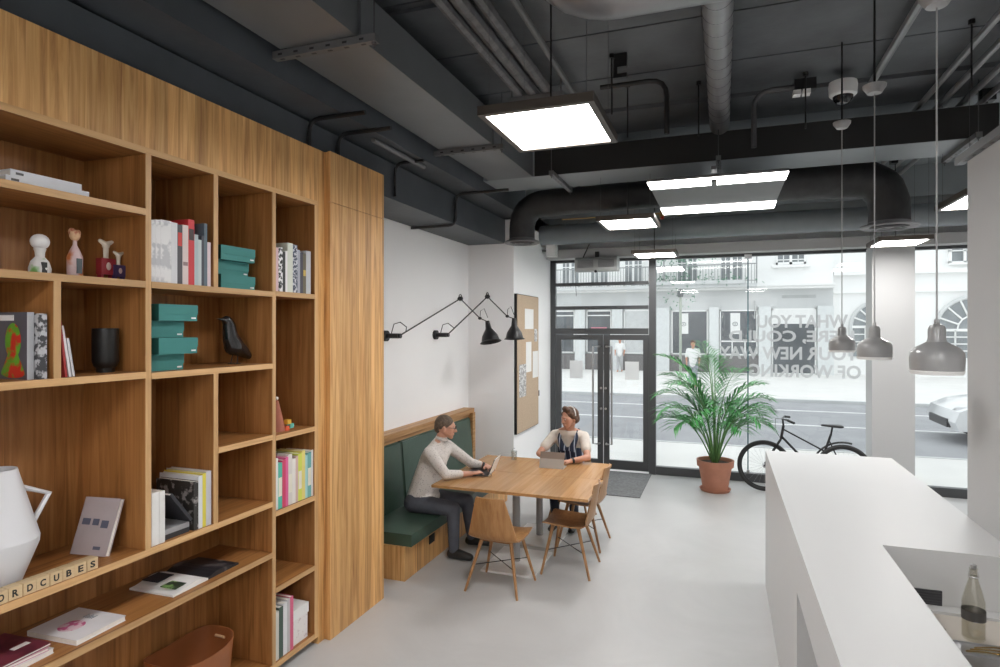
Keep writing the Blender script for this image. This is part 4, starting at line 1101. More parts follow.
# bottle
bo = thing('bottle', 'clear swing-top water bottle with a dark label on the sunken worktop', 'bottle', (1.003, 3.15, .881))
part('glass_body', MB().lathe([(0,.004),(.036,.0),(.042,.008),(.043,.12),(.042,.16),(.030,.21),(.017,.255),(.014,.285),(.016,.30),(.012,.30),(.011,.285),(.014,.255),(.027,.21),(.039,.16),(.039,.012),(0,.012)], n=32), glass('bottle glass', (.93,.92,.885), .10, .02), bo)
part('label', MB().lathe([(.0436,.085),(.0436,.125),(.0432,.125),(.0432,.085),(.0436,.085)], n=32), plain('dark grey label', (.07,.065,.06), .5), bo)
part('stopper', MB().lathe([(0,.295),(.010,.295),(.012,.315),(0,.318)], n=16), 'lampwhite', bo)
b = MB(); b.tube([(.016,0,.285),(.020,0,.26),(-.020,0,.26),(-.016,0,.285),(0,0,.32)], .0016, 6); b.lathe([(.017,.262),(.019,.264),(.017,.268),(.015,.266),(.017,.262)], n=20)
part('wire_clasp', b, 'steel', bo)
# tray with cutlery and a small jar
tr = thing('metal_tray', 'polished metal tray beside the sink in front of the bottle', 'tray', (1.03, 3.03, .884))
b = MB().box(-.16, -.05, 0, .16, .05, .003)
for s in (-1, 1): b.box(-.16, s*.05-.002, 0, .16, s*.05+.002, .010); b.box(s*.16-.002, -.05, 0, s*.16+.002, .05, .010)
part('tray_body', b, 'steel', tr)
for k in range(3):
    lab = ['spoon lying in the metal tray, nearest the sink', 'spoon lying in the middle of the metal tray', 'spoon lying in the metal tray, nearest the bottle'][k]
    s_ = thing('spoon', lab, 'spoon', (1.0 + k*.02, 3.005+k*.027, .888), D(4+5*k), 'spoons in the tray')
    part('handle', MB().tube([(-.07,0,.002),(0,0,.006),(.04,0,.003)], .003, 6), plain('brass', (.45,.30,.10), .25, metal=.9), s_)
    part('bowl', MB().ell((.058,0,.004), (.022,.012,.004)), plain('brass bowl', (.45,.30,.10), .25, metal=.9), s_)
b = MB().lathe([(0,0),(.02,0),(.024,.045),(.022,.045),(.018,.004),(0,.004)], (.865, 3.10, .881), 20)
one('small_glass', b, glass('small glass', (.9,.88,.84), .14), 'small clear glass standing at the inner edge of the sunken worktop', 'glass')

# ------------------------------------------------------------------ pendants over the counter
pl = ['white pendant lamp over the counter, farthest from the camera', 'middle one of three white pendant lamps over the counter', 'white pendant lamp over the counter, nearest and largest']
for (x, y, rz_), l in zip(((.80, 4.97, 3.68), (.777, 3.85, 3.53), (.738, 2.67, 3.43)), pl):
    z = 2.035
    t = thing('pendant_lamp', l, 'lamp', (x, y, z), 0, 'pendant lamps over the counter')
    prof = [(.078,0),(.084,.018),(.086,.055),(.083,.080),(.070,.096),(.045,.110),(.032,.118),(.028,.130),(.028,.165),(.022,.178),(.006,.184),(0,.184)]
    part('shade', MB().lathe(prof + [(0,.178),(.018,.170),(.025,.128),(.042,.104),(.066,.090),(.079,.078),(.082,.055),(.080,.018),(.074,.0),(.078,0)], n=40), 'lampwhite', t)
    part('rim_band', MB().lathe([(.0795,-.001),(.0865,.012),(.0855,.014),(.0785,.001),(.0795,-.001)], n=40), 'paper', t)
    part('bulb', MB().ell((0,0,.06), .028), 'bulb', t)
    part('cable', MB().cyl((0,0,.18), (0,0,rz_-.04-z), .0032, n=8).cyl((0,0,.178), (0,0,.20), .009, n=10), plain('grey cable', (.35,.35,.35), .6), t)
    part('ceiling_rose', MB().lathe([(0,rz_-z),(.058,rz_-z),(.056,rz_-.015-z),(.035,rz_-.045-z),(0,rz_-.052-z)], n=24), 'lampwhite', t)
    part('drop_rod', MB().cyl((0,0,rz_-z), (0,0,4.25-z), .006, n=8), 'black', t)

# ------------------------------------------------------------------ ceiling: panel lamps
def panel_lamp(x0, y0, x1, y1, z, label, h_=.05):
    t = thing('panel_lamp', label, 'lamp', ((x0+x1)/2, (y0+y1)/2, z), 0, 'square hanging light panels')
    w_, d = (x1-x0)/2, (y1-y0)/2; e = .035
    b = MB(); b.box(-w_, -d, 0, w_, -d+e, h_).box(-w_, d-e, 0, w_, d, h_).box(-w_, -d+e, 0, -w_+e, d-e, h_).box(w_-e, -d+e, 0, w_, d-e, h_).box(-w_+e, -d+e, h_-.01, w_-e, d-e, h_)
    part('frame', b, 'bronze', t)
    part('diffuser', B(-w_+e, -d+e, .006, w_-e, d-e, .014), 'panel', t)
    b = MB()
    for sx in (-1, 1):
        for sy in (-1, 1): b.cyl((sx*w_*.85, sy*d*.85, h_), (sx*w_*.85, sy*d*.85, 4.25-z), .0016, n=5)
    part('suspension_wire', b, 'rod', t)
    part('power_cable', MB().cyl((-.02, .05, h_), (-.02, .05, 4.22-z), .006, n=6).box(-.07, 0, 4.15-z, .03, .10, 4.25-z), 'black', t)
    return t
panel_lamp(-1.24, 3.06, -.61, 3.80, 3.345, 'large square light panel nearest the camera, hanging under the dark ceiling')
panel_lamp(-1.26, 6.42, -.66, 7.10, 3.335, 'square light panel under the left black pipe duct')
panel_lamp(-1.16, 8.35, -.58, 8.95, 3.205, 'square light panel hanging close to the glass doors')
panel_lamp(1.66, 8.04, 2.20, 8.68, 3.20, 'square light panel in front of the window pier')
panel_lamp(1.84, 5.95, 2.46, 6.72, 3.285, 'square light panel at the far right beside the partition')
for x, y, l in ((-1.0, 0., 'left of the four behind the camera, front row'), (.9, 0., 'right one above the camera, front row'), (-1.0, -1.1, 'left one behind the camera, back row'), (.9, -1.1, 'right one behind the camera, back row')):  # fill panels added out of view to brighten the room
    panel_lamp(x-.31, y-.31, x+.31, y+.31, 3.345, 'square light panel, ' + l)
t = thing('strip_light', 'wide ceiling light with two white strips between the black ducts', 'lamp', (-.06, 6.25, 3.47))
part('housing', B(-.62, 5.46, 3.475, .50, 7.05, 3.50), plain('grey housing', (.13,.13,.135), .5), t, True)
for (y0, y1) in ((5.46, 5.74), (6.68, 7.05)): part('diffuser', B(-.62, y0, 3.468, .50, y1, 3.475), 'strip', t, True)
part('suspension_bracket', MB().box(-.09, 5.3, 3.50, -.05, 7.0, 3.53).box(-.09, 5.30, 3.40, -.05, 5.50, 3.42), 'strut', t, True)

# ------------------------------------------------------------------ ducts
b = MB(); b.box(-2.38, -1.5, 3.80, -1.88, 2.88, 4.08).box(-2.38, 2.93, 3.80, -1.88, 4.98, 4.08).box(-2.36, 2.87, 3.815, -1.90, 2.94, 4.07)
b.box(-2.36, 4.97, 3.815, -1.90, 5.04, 4.07).box(-2.38, 5.03, 3.80, -1.88, 6.2, 4.08)
b.bevel(.004, 1)
t = thing('air_duct', 'long rectangular grey air duct running along the ceiling to the cross duct', 'duct', (-2.13, 2.4, 3.8))
part('duct_body', b, 'duct', t, True)
b = MB(); b.box(-2.52, 6.2, 3.80, 2.15, 6.76, 4.08); b.bevel(.004, 1)
t = thing('air_duct', 'wide rectangular cross duct with a black face spanning the room', 'duct', (-.2, 6.48, 3.8))
part('front_panel', B(-1.86, 6.192, 3.803, 2.15, 6.199, 4.072), plain('black panel paint', (.012,.012,.012), .6), t, True)  # thin black sheet over the front of the paler duct
part('duct_body', b, 'ductlight', t, True)
def strut(p0, p1, label, w_=.045, slots=7, rods=True):
    p0, p1 = V(p0), V(p1); d = (p1-p0); L = d.length; az = math.atan2(d.y, d.x)
    t = thing('support_channel', label, 'bracket', p0.lerp(p1, .5), az, 'slotted steel channels under the ducts')
    b = MB(); b.box(-L/2, -w_/2, -.02, L/2, w_/2, .022)
    part('channel', b, 'strut', t)
    b = MB()
    for k in range(slots):
        x = -L/2 + L*(k+.8)/(slots+.6); b.box(x-.014, -w_/2-.0015, -.006, x+.014, -w_/2+.001, .006)
    for k in range(slots):
        x = -L/2 + L*(k+.8)/(slots+.6); b.box(x-.014, -.006, -.0215, x+.014, .006, -.019)
    part('slots', b, 'black', t)
    if rods:
        b = MB()
        for s in (-1, 1): b.cyl((s*(L/2-.02), 0, -.05), (s*(L/2-.02), 0, 4.25-p0.z), .004, n=8); b.cyl((s*(L/2-.02), 0, -.03), (s*(L/2-.02), 0, -.02), .014, n=8)
        part('threaded_rod', b, 'rod', t)
strut((-2.58, 2.905, 3.775), (-1.76, 2.905, 3.775), 'slotted channel under the long air duct, nearest the camera')
strut((-2.54, 5.005, 3.775), (-1.78, 5.005, 3.775), 'slotted channel under the long air duct, farther along')
strut((-1.63, 6.0, 3.775), (-1.63, 6.85, 3.775), 'slotted channel under the cross duct, beside the left black elbow')
strut((-.04, 6.0, 3.775), (-.04, 6.85, 3.775), 'slotted channel under the cross duct, above the strip light')
strut((1.95, 6.0, 3.775), (1.95, 6.85, 3.775), 'slotted channel under the right end of the cross duct')
strut((1.275, 3.3, 3.16), (1.275, 4.22, 3.16), 'slotted channel along the top of the grey partition', rods=False)

def elbow_duct(label, pts, r, mat, fl, bend=.3, bumps=0., name='round_duct'):
    t = thing(name, label, 'duct', V(pts[0]), 0)
    P = [V(pts[0])]
    for i in range(1, len(pts)-1):
        a, c, d = V(pts[i-1]), V(pts[i]), V(pts[i+1]); u = (a-c).normalized()*bend; v_ = (d-c).normalized()*bend
        for k in range(9):
            s = k/8; P.append((c+u)*(1-s)**2 + c*2*s*(1-s) + (c+v_)*s**2)
    P.append(V(pts[-1]))
    Q = []
    for a, c in zip(P, P[1:]):
        n = max(1, int((c-a).length/.08)); Q += [a.lerp(c, k/n) for k in range(n)]
    Q.append(P[-1]); rnd = random.Random(len(Q))
    part('duct_body', MB().tube(Q, r, 28, rs=[r*(1+rnd.uniform(-bumps, bumps)) for _ in Q]), mat, t, True, sharp=1.2)
    if fl:
        c = V(pts[0])
        b = MB().lathe([(r*1.0, .05), (r*1.02, .035), (r*1.38, .012), (r*1.42, 0), (r*1.30, -.012), (r*.95, .0), (r*.9, .03), (r*1.0, .05)], c, 40); part('diffuser_ring', b, 'strut', t, True)
        b = MB()
        for k, q in enumerate((.72, .42)): b.lathe([(r*q, .03), (r*(q+.16), -.012), (r*(q+.13), -.016), (r*(q-.04), .026), (r*q, .03)], c, 36)
        b.lathe([(0,.0),(r*.22,-.006),(0,-.02)], c, 24)
        part('diffuser_cone', b, 'strut', t, True)
    return t
ed = elbow_duct('black round elbow duct with an air diffuser on the left, near the pillar', ((-2.29, 7.1, 3.245), (-2.29, 7.1, 3.70), (-.2, 7.1, 3.73)), .155, 'insul', True, .30, .02)
ed2 = elbow_duct('black insulated elbow duct with an air diffuser on the right, above the counter', ((1.56, 7.1, 3.22), (1.56, 7.1, 3.72), (.0, 7.1, 3.75)), .185, 'insul', True, .34, .03)
elbow_duct('big silver round duct crossing the ceiling at the top of the view', ((-.72, 2.92, 4.24), (-.72, 2.92, 3.925), (3.3, 2.92, 3.925)), .235, 'silver', False, .26)
for e_, x, zt in ((ed, -1.7, 3.83), (ed, -.9, 3.84), (ed2, .9, 3.90)): part('hanger', MB().cyl((x, 7.1, zt), (x, 7.1, 4.25), .006, n=8), 'rod', e_, True)
t = thing('round_duct', 'slim spiral duct running from the silver duct to the cross duct', 'duct', (-.03, 4.8, 4.08))
b = MB().cyl((-.03, 3.12, 4.07), (-.03, 6.19, 4.13), .088, n=28)
part('duct_body', b, 'silver', t, True)
for k in range(14):
    y = 3.45 + k*.18
    part('seam', MB().tube([(-.03+.0895*math.cos(a*PI/12), y+.05*a/24, 4.074+.0195*(y-3.12)+.0895*math.sin(a*PI/12)) for a in range(24)], .0035, 5), 'strut', t, True)
part('collar', MB().tube([(-.03+.095*math.cos(a*PI/12), 3.30, 4.074+.095*math.sin(a*PI/12)) for a in range(24)], .010, 6, closed=True), 'strut', t, True)

b = MB().cyl((-2.6, 9.02, 3.62), (3.4, 9.02, 3.62), .15, n=32)
one('round_duct', b, plain('grey painted duct', (.20,.22,.235), .4), 'long grey round duct running above the shop window', 'duct')

# pipes and conduits
def pipe(name, label, cat, paths, r, mat, grp=None):
    b = MB()
    for P in paths: b.tube(P, r, 8)
    return one(name, b, mat, label, cat, grp)
def arc(pts, rad=.12):
    P = [V(pts[0])]
    for i in range(1, len(pts)-1):
        a, c, d = V(pts[i-1]), V(pts[i]), V(pts[i+1]); u = (a-c).normalized()*rad; v_ = (d-c).normalized()*rad
        P += [(c+u)*(1-s)**2 + c*2*s*(1-s) + (c+v_)*s**2 for s in (0, .25, .5, .75, 1)]
    P.append(V(pts[-1])); return P
gp = 'parallel pipes under the ceiling'
for k, (x, l) in enumerate(((-1.57, 'leftmost of the three lagged pipes running behind the nearest light panel'), (-1.46, 'middle of the three lagged pipes running behind the nearest light panel'), (-1.34, 'rightmost of the three lagged pipes running behind the nearest light panel'))):
    pipe('pipe', l, 'pipe', [[(x, -1.5, 4.14), (x, 1.5, 4.14), (x, 5.2, 4.14)]], .038 if k != 1 else .045, plain('lagged pipe', (.12,.12,.125), .5, var=.3, vs=12, bump=.4), gp)
b = MB(); b.box(-1.66, 4.78, 4.06, -1.2, 4.82, 4.10).cyl((-1.64, 4.8, 4.1), (-1.64, 4.8, 4.25), .008).cyl((-1.22, 4.8, 4.1), (-1.22, 4.8, 4.25), .008)
one('pipe_clamp', b, 'strut', 'steel clamp rail under the three lagged pipes', 'bracket')
pipe('pipe', 'thin grey pipe running under the ceiling left of the silver duct', 'pipe', [[(-1.18, -1.5, 4.18), (-1.18, 2.5, 4.18), (-1.18, 5.7, 4.18)]], .022, 'strut')
pipe('pipe', 'grey pipe on the ceiling above the security camera', 'pipe', [[(1.13, 1.5, 4.19), (1.13, 3.5, 4.19), (1.13, 5.7, 4.19)]], .028, 'silver')
for k, x in enumerate((1.62, 1.78, 1.95, 2.10)):
    pipe('pipe', 'grey pipe above the right end of the cross duct, %s of four' % ['first from the left', 'second from the left', 'third from the left', 'last on the right'][k], 'pipe', [[(x, 2.5, 4.16), (x, 5, 4.16), (x, 9.0, 4.16)]], .024, 'silver', 'pipes at the right end of the ceiling')
for k, x in enumerate((1.30, 1.42, 1.54)):
    pipe('pipe', 'dark pipe behind the right elbow duct, %s of three' % ['leftmost', 'middle', 'rightmost'][k], 'pipe', [[(x, 6.9, 4.12), (x, 8, 4.12), (x, 9.0, 4.12)]], .022, 'duct', 'dark pipes behind the elbow duct')
for k, x in enumerate((-1.92, -1.82)):
    pipe('pipe', 'dark pipe beyond the left elbow duct, %s' % ['left one of the pair', 'right one of the pair'][k], 'pipe', [[(x, 6.85, 4.10), (x, 8, 4.10), (x, 9.0, 4.10)]], .022, 'strut', 'dark pipes beyond the left elbow')
# black conduits looping over the bulkhead
pipe('conduit', 'black conduit bending down behind the cupboard top, nearest the camera', 'conduit', [arc([(-2.25, 3.56, 3.650), (-2.698, 3.56, 3.650), (-2.698, 3.56, 3.40)], .09)], .016, 'black', 'black conduits')
pipe('conduit', 'second black conduit bending down behind the cupboard top', 'conduit', [arc([(-2.25, 3.90, 3.650), (-2.698, 3.90, 3.650), (-2.698, 3.90, 3.40)], .09)], .016, 'black', 'black conduits')
pipe('conduit', 'black conduit dropping behind the right corner of the cupboard', 'conduit', [arc([(-2.42, 4.75, 3.650), (-2.70, 4.75, 3.650), (-2.70, 4.75, 3.36)], .09)], .014, 'black', 'black conduits')
pipe('conduit', 'black conduit stepping down the bulkhead to the white wall', 'conduit', [arc([(-2.1, 6.05, 3.650), (-2.698, 6.05, 3.650), (-2.698, 6.05, 3.315), (-3.235, 6.05, 3.315)], .09)], .016, 'black', 'black conduits')
pipe('conduit', 'thin grey conduit on the soffit between bulkhead and duct', 'conduit', [[(-2.52, 4.1, 3.65), (-2.52, 4.95, 3.65)]], .02, 'strut', 'black conduits')
pipe('conduit', 'black curved conduit beside the emergency light', 'conduit', [arc([(.55, 5.50, 4.16), (.24, 5.50, 4.16), (.24, 5.50, 3.7)], .14)], .022, plain('grey conduit', (.07,.07,.075), .5), 'grey curved conduits')
pipe('conduit', 'black curved conduit right of the nearest light panel', 'conduit', [arc([(-.95, 5.05, 4.19), (-.42, 5.05, 4.19), (-.42, 5.05, 3.75)], .14)], .020, 'black', 'grey curved conduits')
for (x, y, l) in ((-.19, 5.35, 'threaded rod hanging right of the spiral duct'), (.62, 5.45, 'threaded rod hanging near the emergency light'), (-.78, 4.6, 'threaded rod hanging above the nearest light panel'), (1.55, 4.9, 'threaded rod hanging at the right by the pipes'), (-.75, 5.2, 'threaded rod behind the nearest light panel')):
    one('hanging_rod', MB().cyl((x, y, 3.8), (x, y, 4.25), .006, n=8).cyl((x, y, 4.22), (x, y, 4.25), .02, n=8), 'black', l, 'rod', 'threaded rods hanging from the ceiling')
t = thing('ceiling_bracket', 'black square bracket fixed to the ceiling right of the nearest panel', 'bracket', (-.72, 4.62, 4.2))
part('plate', MB().box(-.05, -.02, -.05, .05, .02, .05).box(-.05, -.02, -.10, -.02, .02, -.05).box(-.05, -.02, -.13, .05, .02, -.10), 'black', t)
b = MB(); b.box(-.16, 4.35, 4.19, -.09, 4.42, 4.25)
# camera dome, detector, emergency light, speaker, heater
t = thing('security_camera', 'white dome security camera under the ceiling', 'camera', (.90, 5.55, 4.17))
part('housing', MB().lathe([(0,0),(.10,0),(.105,-.03),(.10,-.10),(.085,-.115),(.06,-.11),(0,-.10)], n=32), 'paper', t)
part('dome', MB().lathe([(.075,-.108),(.07,-.14),(.045,-.168),(0,-.178)], n=28), plain('smoked dome', (.01,.01,.012), .1), t)
t = thing('emergency_light', 'twin emergency spotlight on the ceiling left of the dome camera', 'lamp', (.63, 5.50, 4.21))
part('housing', B(-.09, -.04, -.09, .07, .04, 0).bevel(.004, 1), 'black', t)
for s in (-1, 1): part('spotlight', B(-.035+s*.035-.028, -.05, -.125, -.035+s*.035+.028, .03, -.09).bevel(.006, 1), 'paper', t)
t = thing('loudspeaker', 'small white loudspeaker in the corner above the pillar', 'speaker', (-2.45, 9.08, 3.30))
part('cabinet', B(-2.52, 9.0, 3.30, -2.38, 9.16, 3.48).bevel(.006, 1), 'paper', t, True)
part('bracket', B(-2.60, 9.06, 3.38, -2.51, 9.10, 3.41), 'strut', t, True)
t = thing('air_heater', 'white slatted air heater hanging above the glass doors', 'heater', (-1.79, 9.25, 3.07))
b = MB().prism([(-.10,0),(.10,0),(.12,.04),(.12,.17),(.08,.21),(-.08,.21),(-.12,.17),(-.12,.04)], .64, mat=Matrix(((0,0,1,-.32),(1,0,0,0),(0,1,0,0),(0,0,0,1)))); b.bevel(.004, 1)
part('casing', b, plain('pale grey enamel', (.42,.43,.43), .4), t)
b = MB()
for s in (-1, 1):
    for k in range(7): b.box(s*.155-.12, -.128, .055+k*.017, s*.155+.12, -.118, .062+k*.017)
part('grille', b, plain('dark grille', (.10,.10,.11), .5), t)
part('bracket', MB().box(-.03, -.02, .20, .03, .02, .30).cyl((-.22, 0, .21), (-.12, 0, .42), .008).cyl((0,-.11,-.01),(0,-.135,-.01),.02), 'black', t)
b = MB().tube([(-2.06, 9.2, 3.25), (-2.11, 9.15, 3.1), (-2.10, 9.2, 2.7)], .004, 5)
part('pull_cord', b, 'black', t, True)
t = thing('sprinkler', 'small brass valve with a red cap under the ceiling near the doors', 'valve', (-.72, 8.0, 3.62))
part('pipe_stem', MB().cyl((-.02,0,.05), (-.02,0,.63), .008, n=8), 'rod', t)
part('valve_body', MB().cyl((0,0,0), (0,0,.06), .035, n=12).cyl((-1.3,0,.04),(.0,0,.04),.008, n=6), plain('brass valve', (.45,.30,.12), .4, metal=.7), t)
part('cap', MB().cyl((0,0,-.03), (0,0,0), .02, n=12), colmat((.5,.05,.02)), t)

# ------------------------------------------------------------------ street
struct('sidewalk_near', B(-30, 9.9, -.25, 30, 12.4, -.01), 'pave')
struct('road', B(-40, 12.4, -.25, 40, 21.0, -.06), 'asphalt')
struct('sidewalk_far', B(-40, 21.0, -.25, 40, 34, .02), 'pave')
b = MB()
for y in (15.9, 18.7): b.box(-40, y, -.062, 40, y+.12, -.052)
struct('trim_road_lines', b, 'road_line')
b = MB(); b.box(-40, 20.9, -.06, 40, 21.05, .03).box(-40, 12.4, -.06, 40, 12.5, .0)
struct('trim_kerbs', b, 'fac_grey')

YF = 33.0
def FX_(px):                      # metres along the street front, from the left
    return px
ba = thing('building', 'white house across the street with shop windows and a railed balcony', 'building', (-2, YF+1, 0))
part('wall', B(-14, YF, 0, 4.95, YF+3, 11), 'fac_white', ba, True)
part('shop_front', MB().box(-14, YF-.05, 3.25, 4.93, YF, 4.15).box(-14, YF-.05, 0, 4.93, YF, 3.25), 'fac_grey', ba, True)
part('cornice', MB().box(-14, YF-.55, 4.15, 4.95, YF, 4.32).box(-14, YF-.65, 4.28, 4.95, YF, 4.36), 'fac_white', ba, True)
# pilasters
for x0, x1 in ((-7.55,-7.0), (-5.55,-5.0), (-3.55,-2.6), (-.65,-.2), (1.65,2.2), (4.25,4.93), (-10,-9.2)):
    part('pilaster', B(x0, YF-.30, 0, x1, YF-.05, 3.3), plain('stone pilaster', (.68,.70,.70), .8, var=.05), ba, True)
wins = [(-9.1,-7.6,.9,3.2), (-6.95,-5.6,.9,3.2), (-4.95,-3.6,.9,3.2), (-2.5,-.72,.9,3.15), (-.15,1.6,.9,3.15), (2.25,4.2,-.0,3.2)]
for i, (x0, x1, z0, z1) in enumerate(wins):
    b = MB(); e = .06
    b.box(x0, YF-.12, z0, x0+e, YF-.05, z1).box(x1-e, YF-.12, z0, x1, YF-.05, z1).box(x0, YF-.12, z0, x1, YF-.05, z0+e).box(x0, YF-.12, z1-e, x1, YF-.05, z1)
    if i == 4: b.box(x0, YF-.12, 1.55, x1, YF-.05, 1.62).box(x0+.55, YF-.12, z0, x0+.61, YF-.05, 1.6).box(x0+1.15, YF-.12, z0, x0+1.21, YF-.05, 1.6)
    if i in (0, 1): b.box(x0, YF-.12, 2.9, x1, YF-.05, 2.96)
    wf = part('shop_window', b, 'fac_white', ba, True)
    if i == 2: part('roller_shutter', B(x0+e, YF-.09, z0+e, x1-e, YF-.055, z1-e), plain('pale shutter', (.6,.61,.61), .7), wf, True)
    else: part('pane', B(x0+e, YF-.09, z0+e, x1-e, YF-.055, z1-e), 'fac_dark', wf, True)
    if i == 5: part('blind', B(x0+e, YF-.115, 2.45, x1-e, YF-.09, z1-e), 'paper', wf, True)
    if i in (3, 4):
        px0 = x0+.38 if i == 3 else x0+.50
        b = MB().box(px0, YF-.105, 1.95, px0+.45, YF-.095, 3.0); pz = part('poster', b, 'paper', wf, True)
        part('poster_mark', MB().tube([(px0+.22+.11*math.cos(a*PI/8), YF-.115, 2.45+.09*math.sin(a*PI/8)) for a in range(16)], .018, 6, closed=True).cyl((px0+.22, YF-.115, 2.45), (px0+.22, YF-.112, 2.45), .035), 'fac_pane', wf, True)
    if i == 1: part('red_sign', B(x0+.25, YF-.10, 2.10, x1-.25, YF-.092, 2.30), colmat((.55,.22,.28)), wf, True)
part('plinth', MB().box(-14, YF-.18, 0, 2.2, YF-.05, .85), plain('dark plinth', (.20,.19,.19), .8), ba, True)
b = MB(); b.box(2.7, YF-.06, 3.7, 4.2, YF-.03, 3.85).box(1.45, YF-.2, 2.7, 1.5, YF-.05, 3.6)
part('name_board', b, plain('pale sign letters', (.45,.46,.46), .7), ba, True)
for i, (x0, x1, z0) in enumerate(((-8.35,-7.35,4.45), (-6.75,-5.75,4.45), (-4.95,-3.95,4.45), (-2.25,-1.2,4.45), (-.15,.95,4.45), (2.45,3.75,5.35))):
    z1 = 6.9; b = MB(); e = .07
    b.box(x0, YF-.08, z0, x0+e, YF, z1).box(x1-e, YF-.08, z0, x1, YF, z1).box(x0, YF-.08, z1-e, x1, YF, z1).box(x0, YF-.08, z0, x1, YF, z0+e*1.5)
    mx_ = (x0+x1)/2; b.box(mx_-.06, YF-.08, z0, mx_+.06, YF, z1).box(x0, YF-.07, 5.55, x1, YF, 5.60)
    for q in (.25, .75): b.box(x0+(x1-x0)*q-.02, YF-.07, z0, x0+(x1-x0)*q+.02, YF, z1)
    if i == 5: b.box(x0-.2, YF-.25, z0-.15, x1+.2, YF, z0-.03)
    wf = part('window', b, 'fac_white', ba, True)
    part('pane', B(x0+e, YF-.04, z0+e, x1-e, YF-.01, z1-e), 'fac_pane', wf, True)
b = MB(); b.box(-12, YF-.85, 4.25, 1.55, YF, 4.42)
bal = part('balcony', b, 'fac_grey', ba, True)
b = MB(); b.box(-12, YF-.82, 5.35, 1.55, YF-.78, 5.40).box(-12, YF-.82, 4.55, 1.55, YF-.78, 4.58)
x = -12.
while x < 1.56: b.box(x-.012, YF-.812, 4.42, x+.012, YF-.788, 5.36); x += .14
for x in (-3.4, -2.85, 1.5): b.box(x, YF-.84, 4.42, x+.06, YF-.76, 5.9)
part('railing', b, plain('grey iron', (.32,.33,.33), .6), bal, True)
# balcony planting
t = thing('balcony_plants', 'green climbing plants growing over the balcony railing', 'plants', (-1.6, YF-.8, 4.42))
b = MB(); rnd = random.Random(3)
def leafball(b, c, r, n, s):
    for _ in range(n):
        p = V(c) + V((rnd.gauss(0, r[0]), rnd.gauss(0, r[1]), rnd.gauss(0, r[2]))); a = V((rnd.uniform(-1,1), rnd.uniform(-1,1), rnd.uniform(-1,1))).normalized(); q = a.orthogonal().normalized(); w2 = a.cross(q)
        v = [b.bm.verts.new(x) for x in (p+a*s, p+q*s*.5, p-a*s, p-q*s*.5)]; b.bm.faces.new(v)
for c, r, n in (((-3.0,YF-.8,5.9),(.2,.1,.2),70), ((-2.9,YF-.8,4.7),(.3,.1,.2),60), ((-1.9,YF-.5,5.8),(.45,.15,.6),150), ((-1.2,YF-.8,4.6),(.8,.1,.15),90), ((-.6,YF-.6,6.1),(.3,.1,.25),40), ((.2,YF-.8,4.6),(.7,.1,.12),60), ((-2.2,YF-.7,3.9),(.5,.1,.3),40)): leafball(b, c, r, n, .075)
o = finish('foliage', b, 'fol', t, world=True, recalc=False); o['kind'] = 'stuff'
b = MB(); b.box(-3.2, YF-.95, 4.42, 1.0, YF-.78, 4.60); part('planter', b, 'fac_grey', t, True)

bb = thing('building', 'bright white corner building with an arched window across the street', 'building', (12, YF+1, 0))
part('wall', B(4.97, YF+.2, 0, 30, YF+3, 11), 'fac_white', bb, True)
part('string_course', MB().box(4.97, YF-.05, 4.75, 30, YF+.2, 4.95).box(4.97, YF+.05, 3.9, 30, YF+.2, 3.98), 'fac_white', bb, True)
def arch(cx, r, z0, zs, nm):
    b = MB(); P = [(cx-r, YF+.12, z0), (cx-r, YF+.12, zs)] + [(cx-r*math.cos(a*PI/16), YF+.12, zs+r*math.sin(a*PI/16)) for a in range(1, 16)] + [(cx+r, YF+.12, zs), (cx+r, YF+.12, z0)]
    b.tube(P, .09, 6)
    fr = part('arched_window', b, 'fac_grey', bb, True)
    poly = [(p[0], p[2]) for p in P]
    part('pane', MB().prism(poly, .08, mat=Matrix(((1,0,0,0),(0,0,-1,YF+.2),(0,1,0,0),(0,0,0,1)))), 'fac_pane', fr, True)
    b = MB()
    for a in range(1, 8): b.cyl((cx-.45*r*math.cos(a*PI/8), YF+.09, zs+.45*r*math.sin(a*PI/8)), (cx-r*math.cos(a*PI/8), YF+.09, zs+r*math.sin(a*PI/8)), .04, n=6)
    b.tube([(cx-.45*r*math.cos(a*PI/8), YF+.09, zs+.45*r*math.sin(a*PI/8)) for a in range(9)], .035, 6)
    b.box(cx-r, YF+.05, zs-.06, cx+r, YF+.12, zs+.06)
    for q in (-.5, 0, .5): b.box(cx+q*r-.03, YF+.05, z0, cx+q*r+.03, YF+.12, zs)
    for q in range(1, 4): b.box(cx-r, YF+.05, z0+(zs-z0)*q/4-.025, cx+r, YF+.12, z0+(zs-z0)*q/4+.025)
    part('glazing_bars', b, 'fac_white', fr, True)
arch(10.6, 1.5, .9, 2.15, 0); arch(6.9, 1.2, .9, 2.3, 1)
b = MB(); b.box(9.6, YF-.0, 5.2, 9.7, YF+.2, 7).box(10.7, YF, 5.2, 10.8, YF+.2, 7).box(10.15, YF, 5.2, 10.25, YF+.2, 7).box(9.6, YF, 5.1, 10.8, YF+.2, 5.25).box(9.6, YF, 5.7, 10.8, YF+.2, 5.75)
wf = part('window', b, 'fac_white', bb, True); part('pane', B(9.65, YF+.12, 5.2, 10.75, YF+.19, 7), 'fac_pane', wf, True)
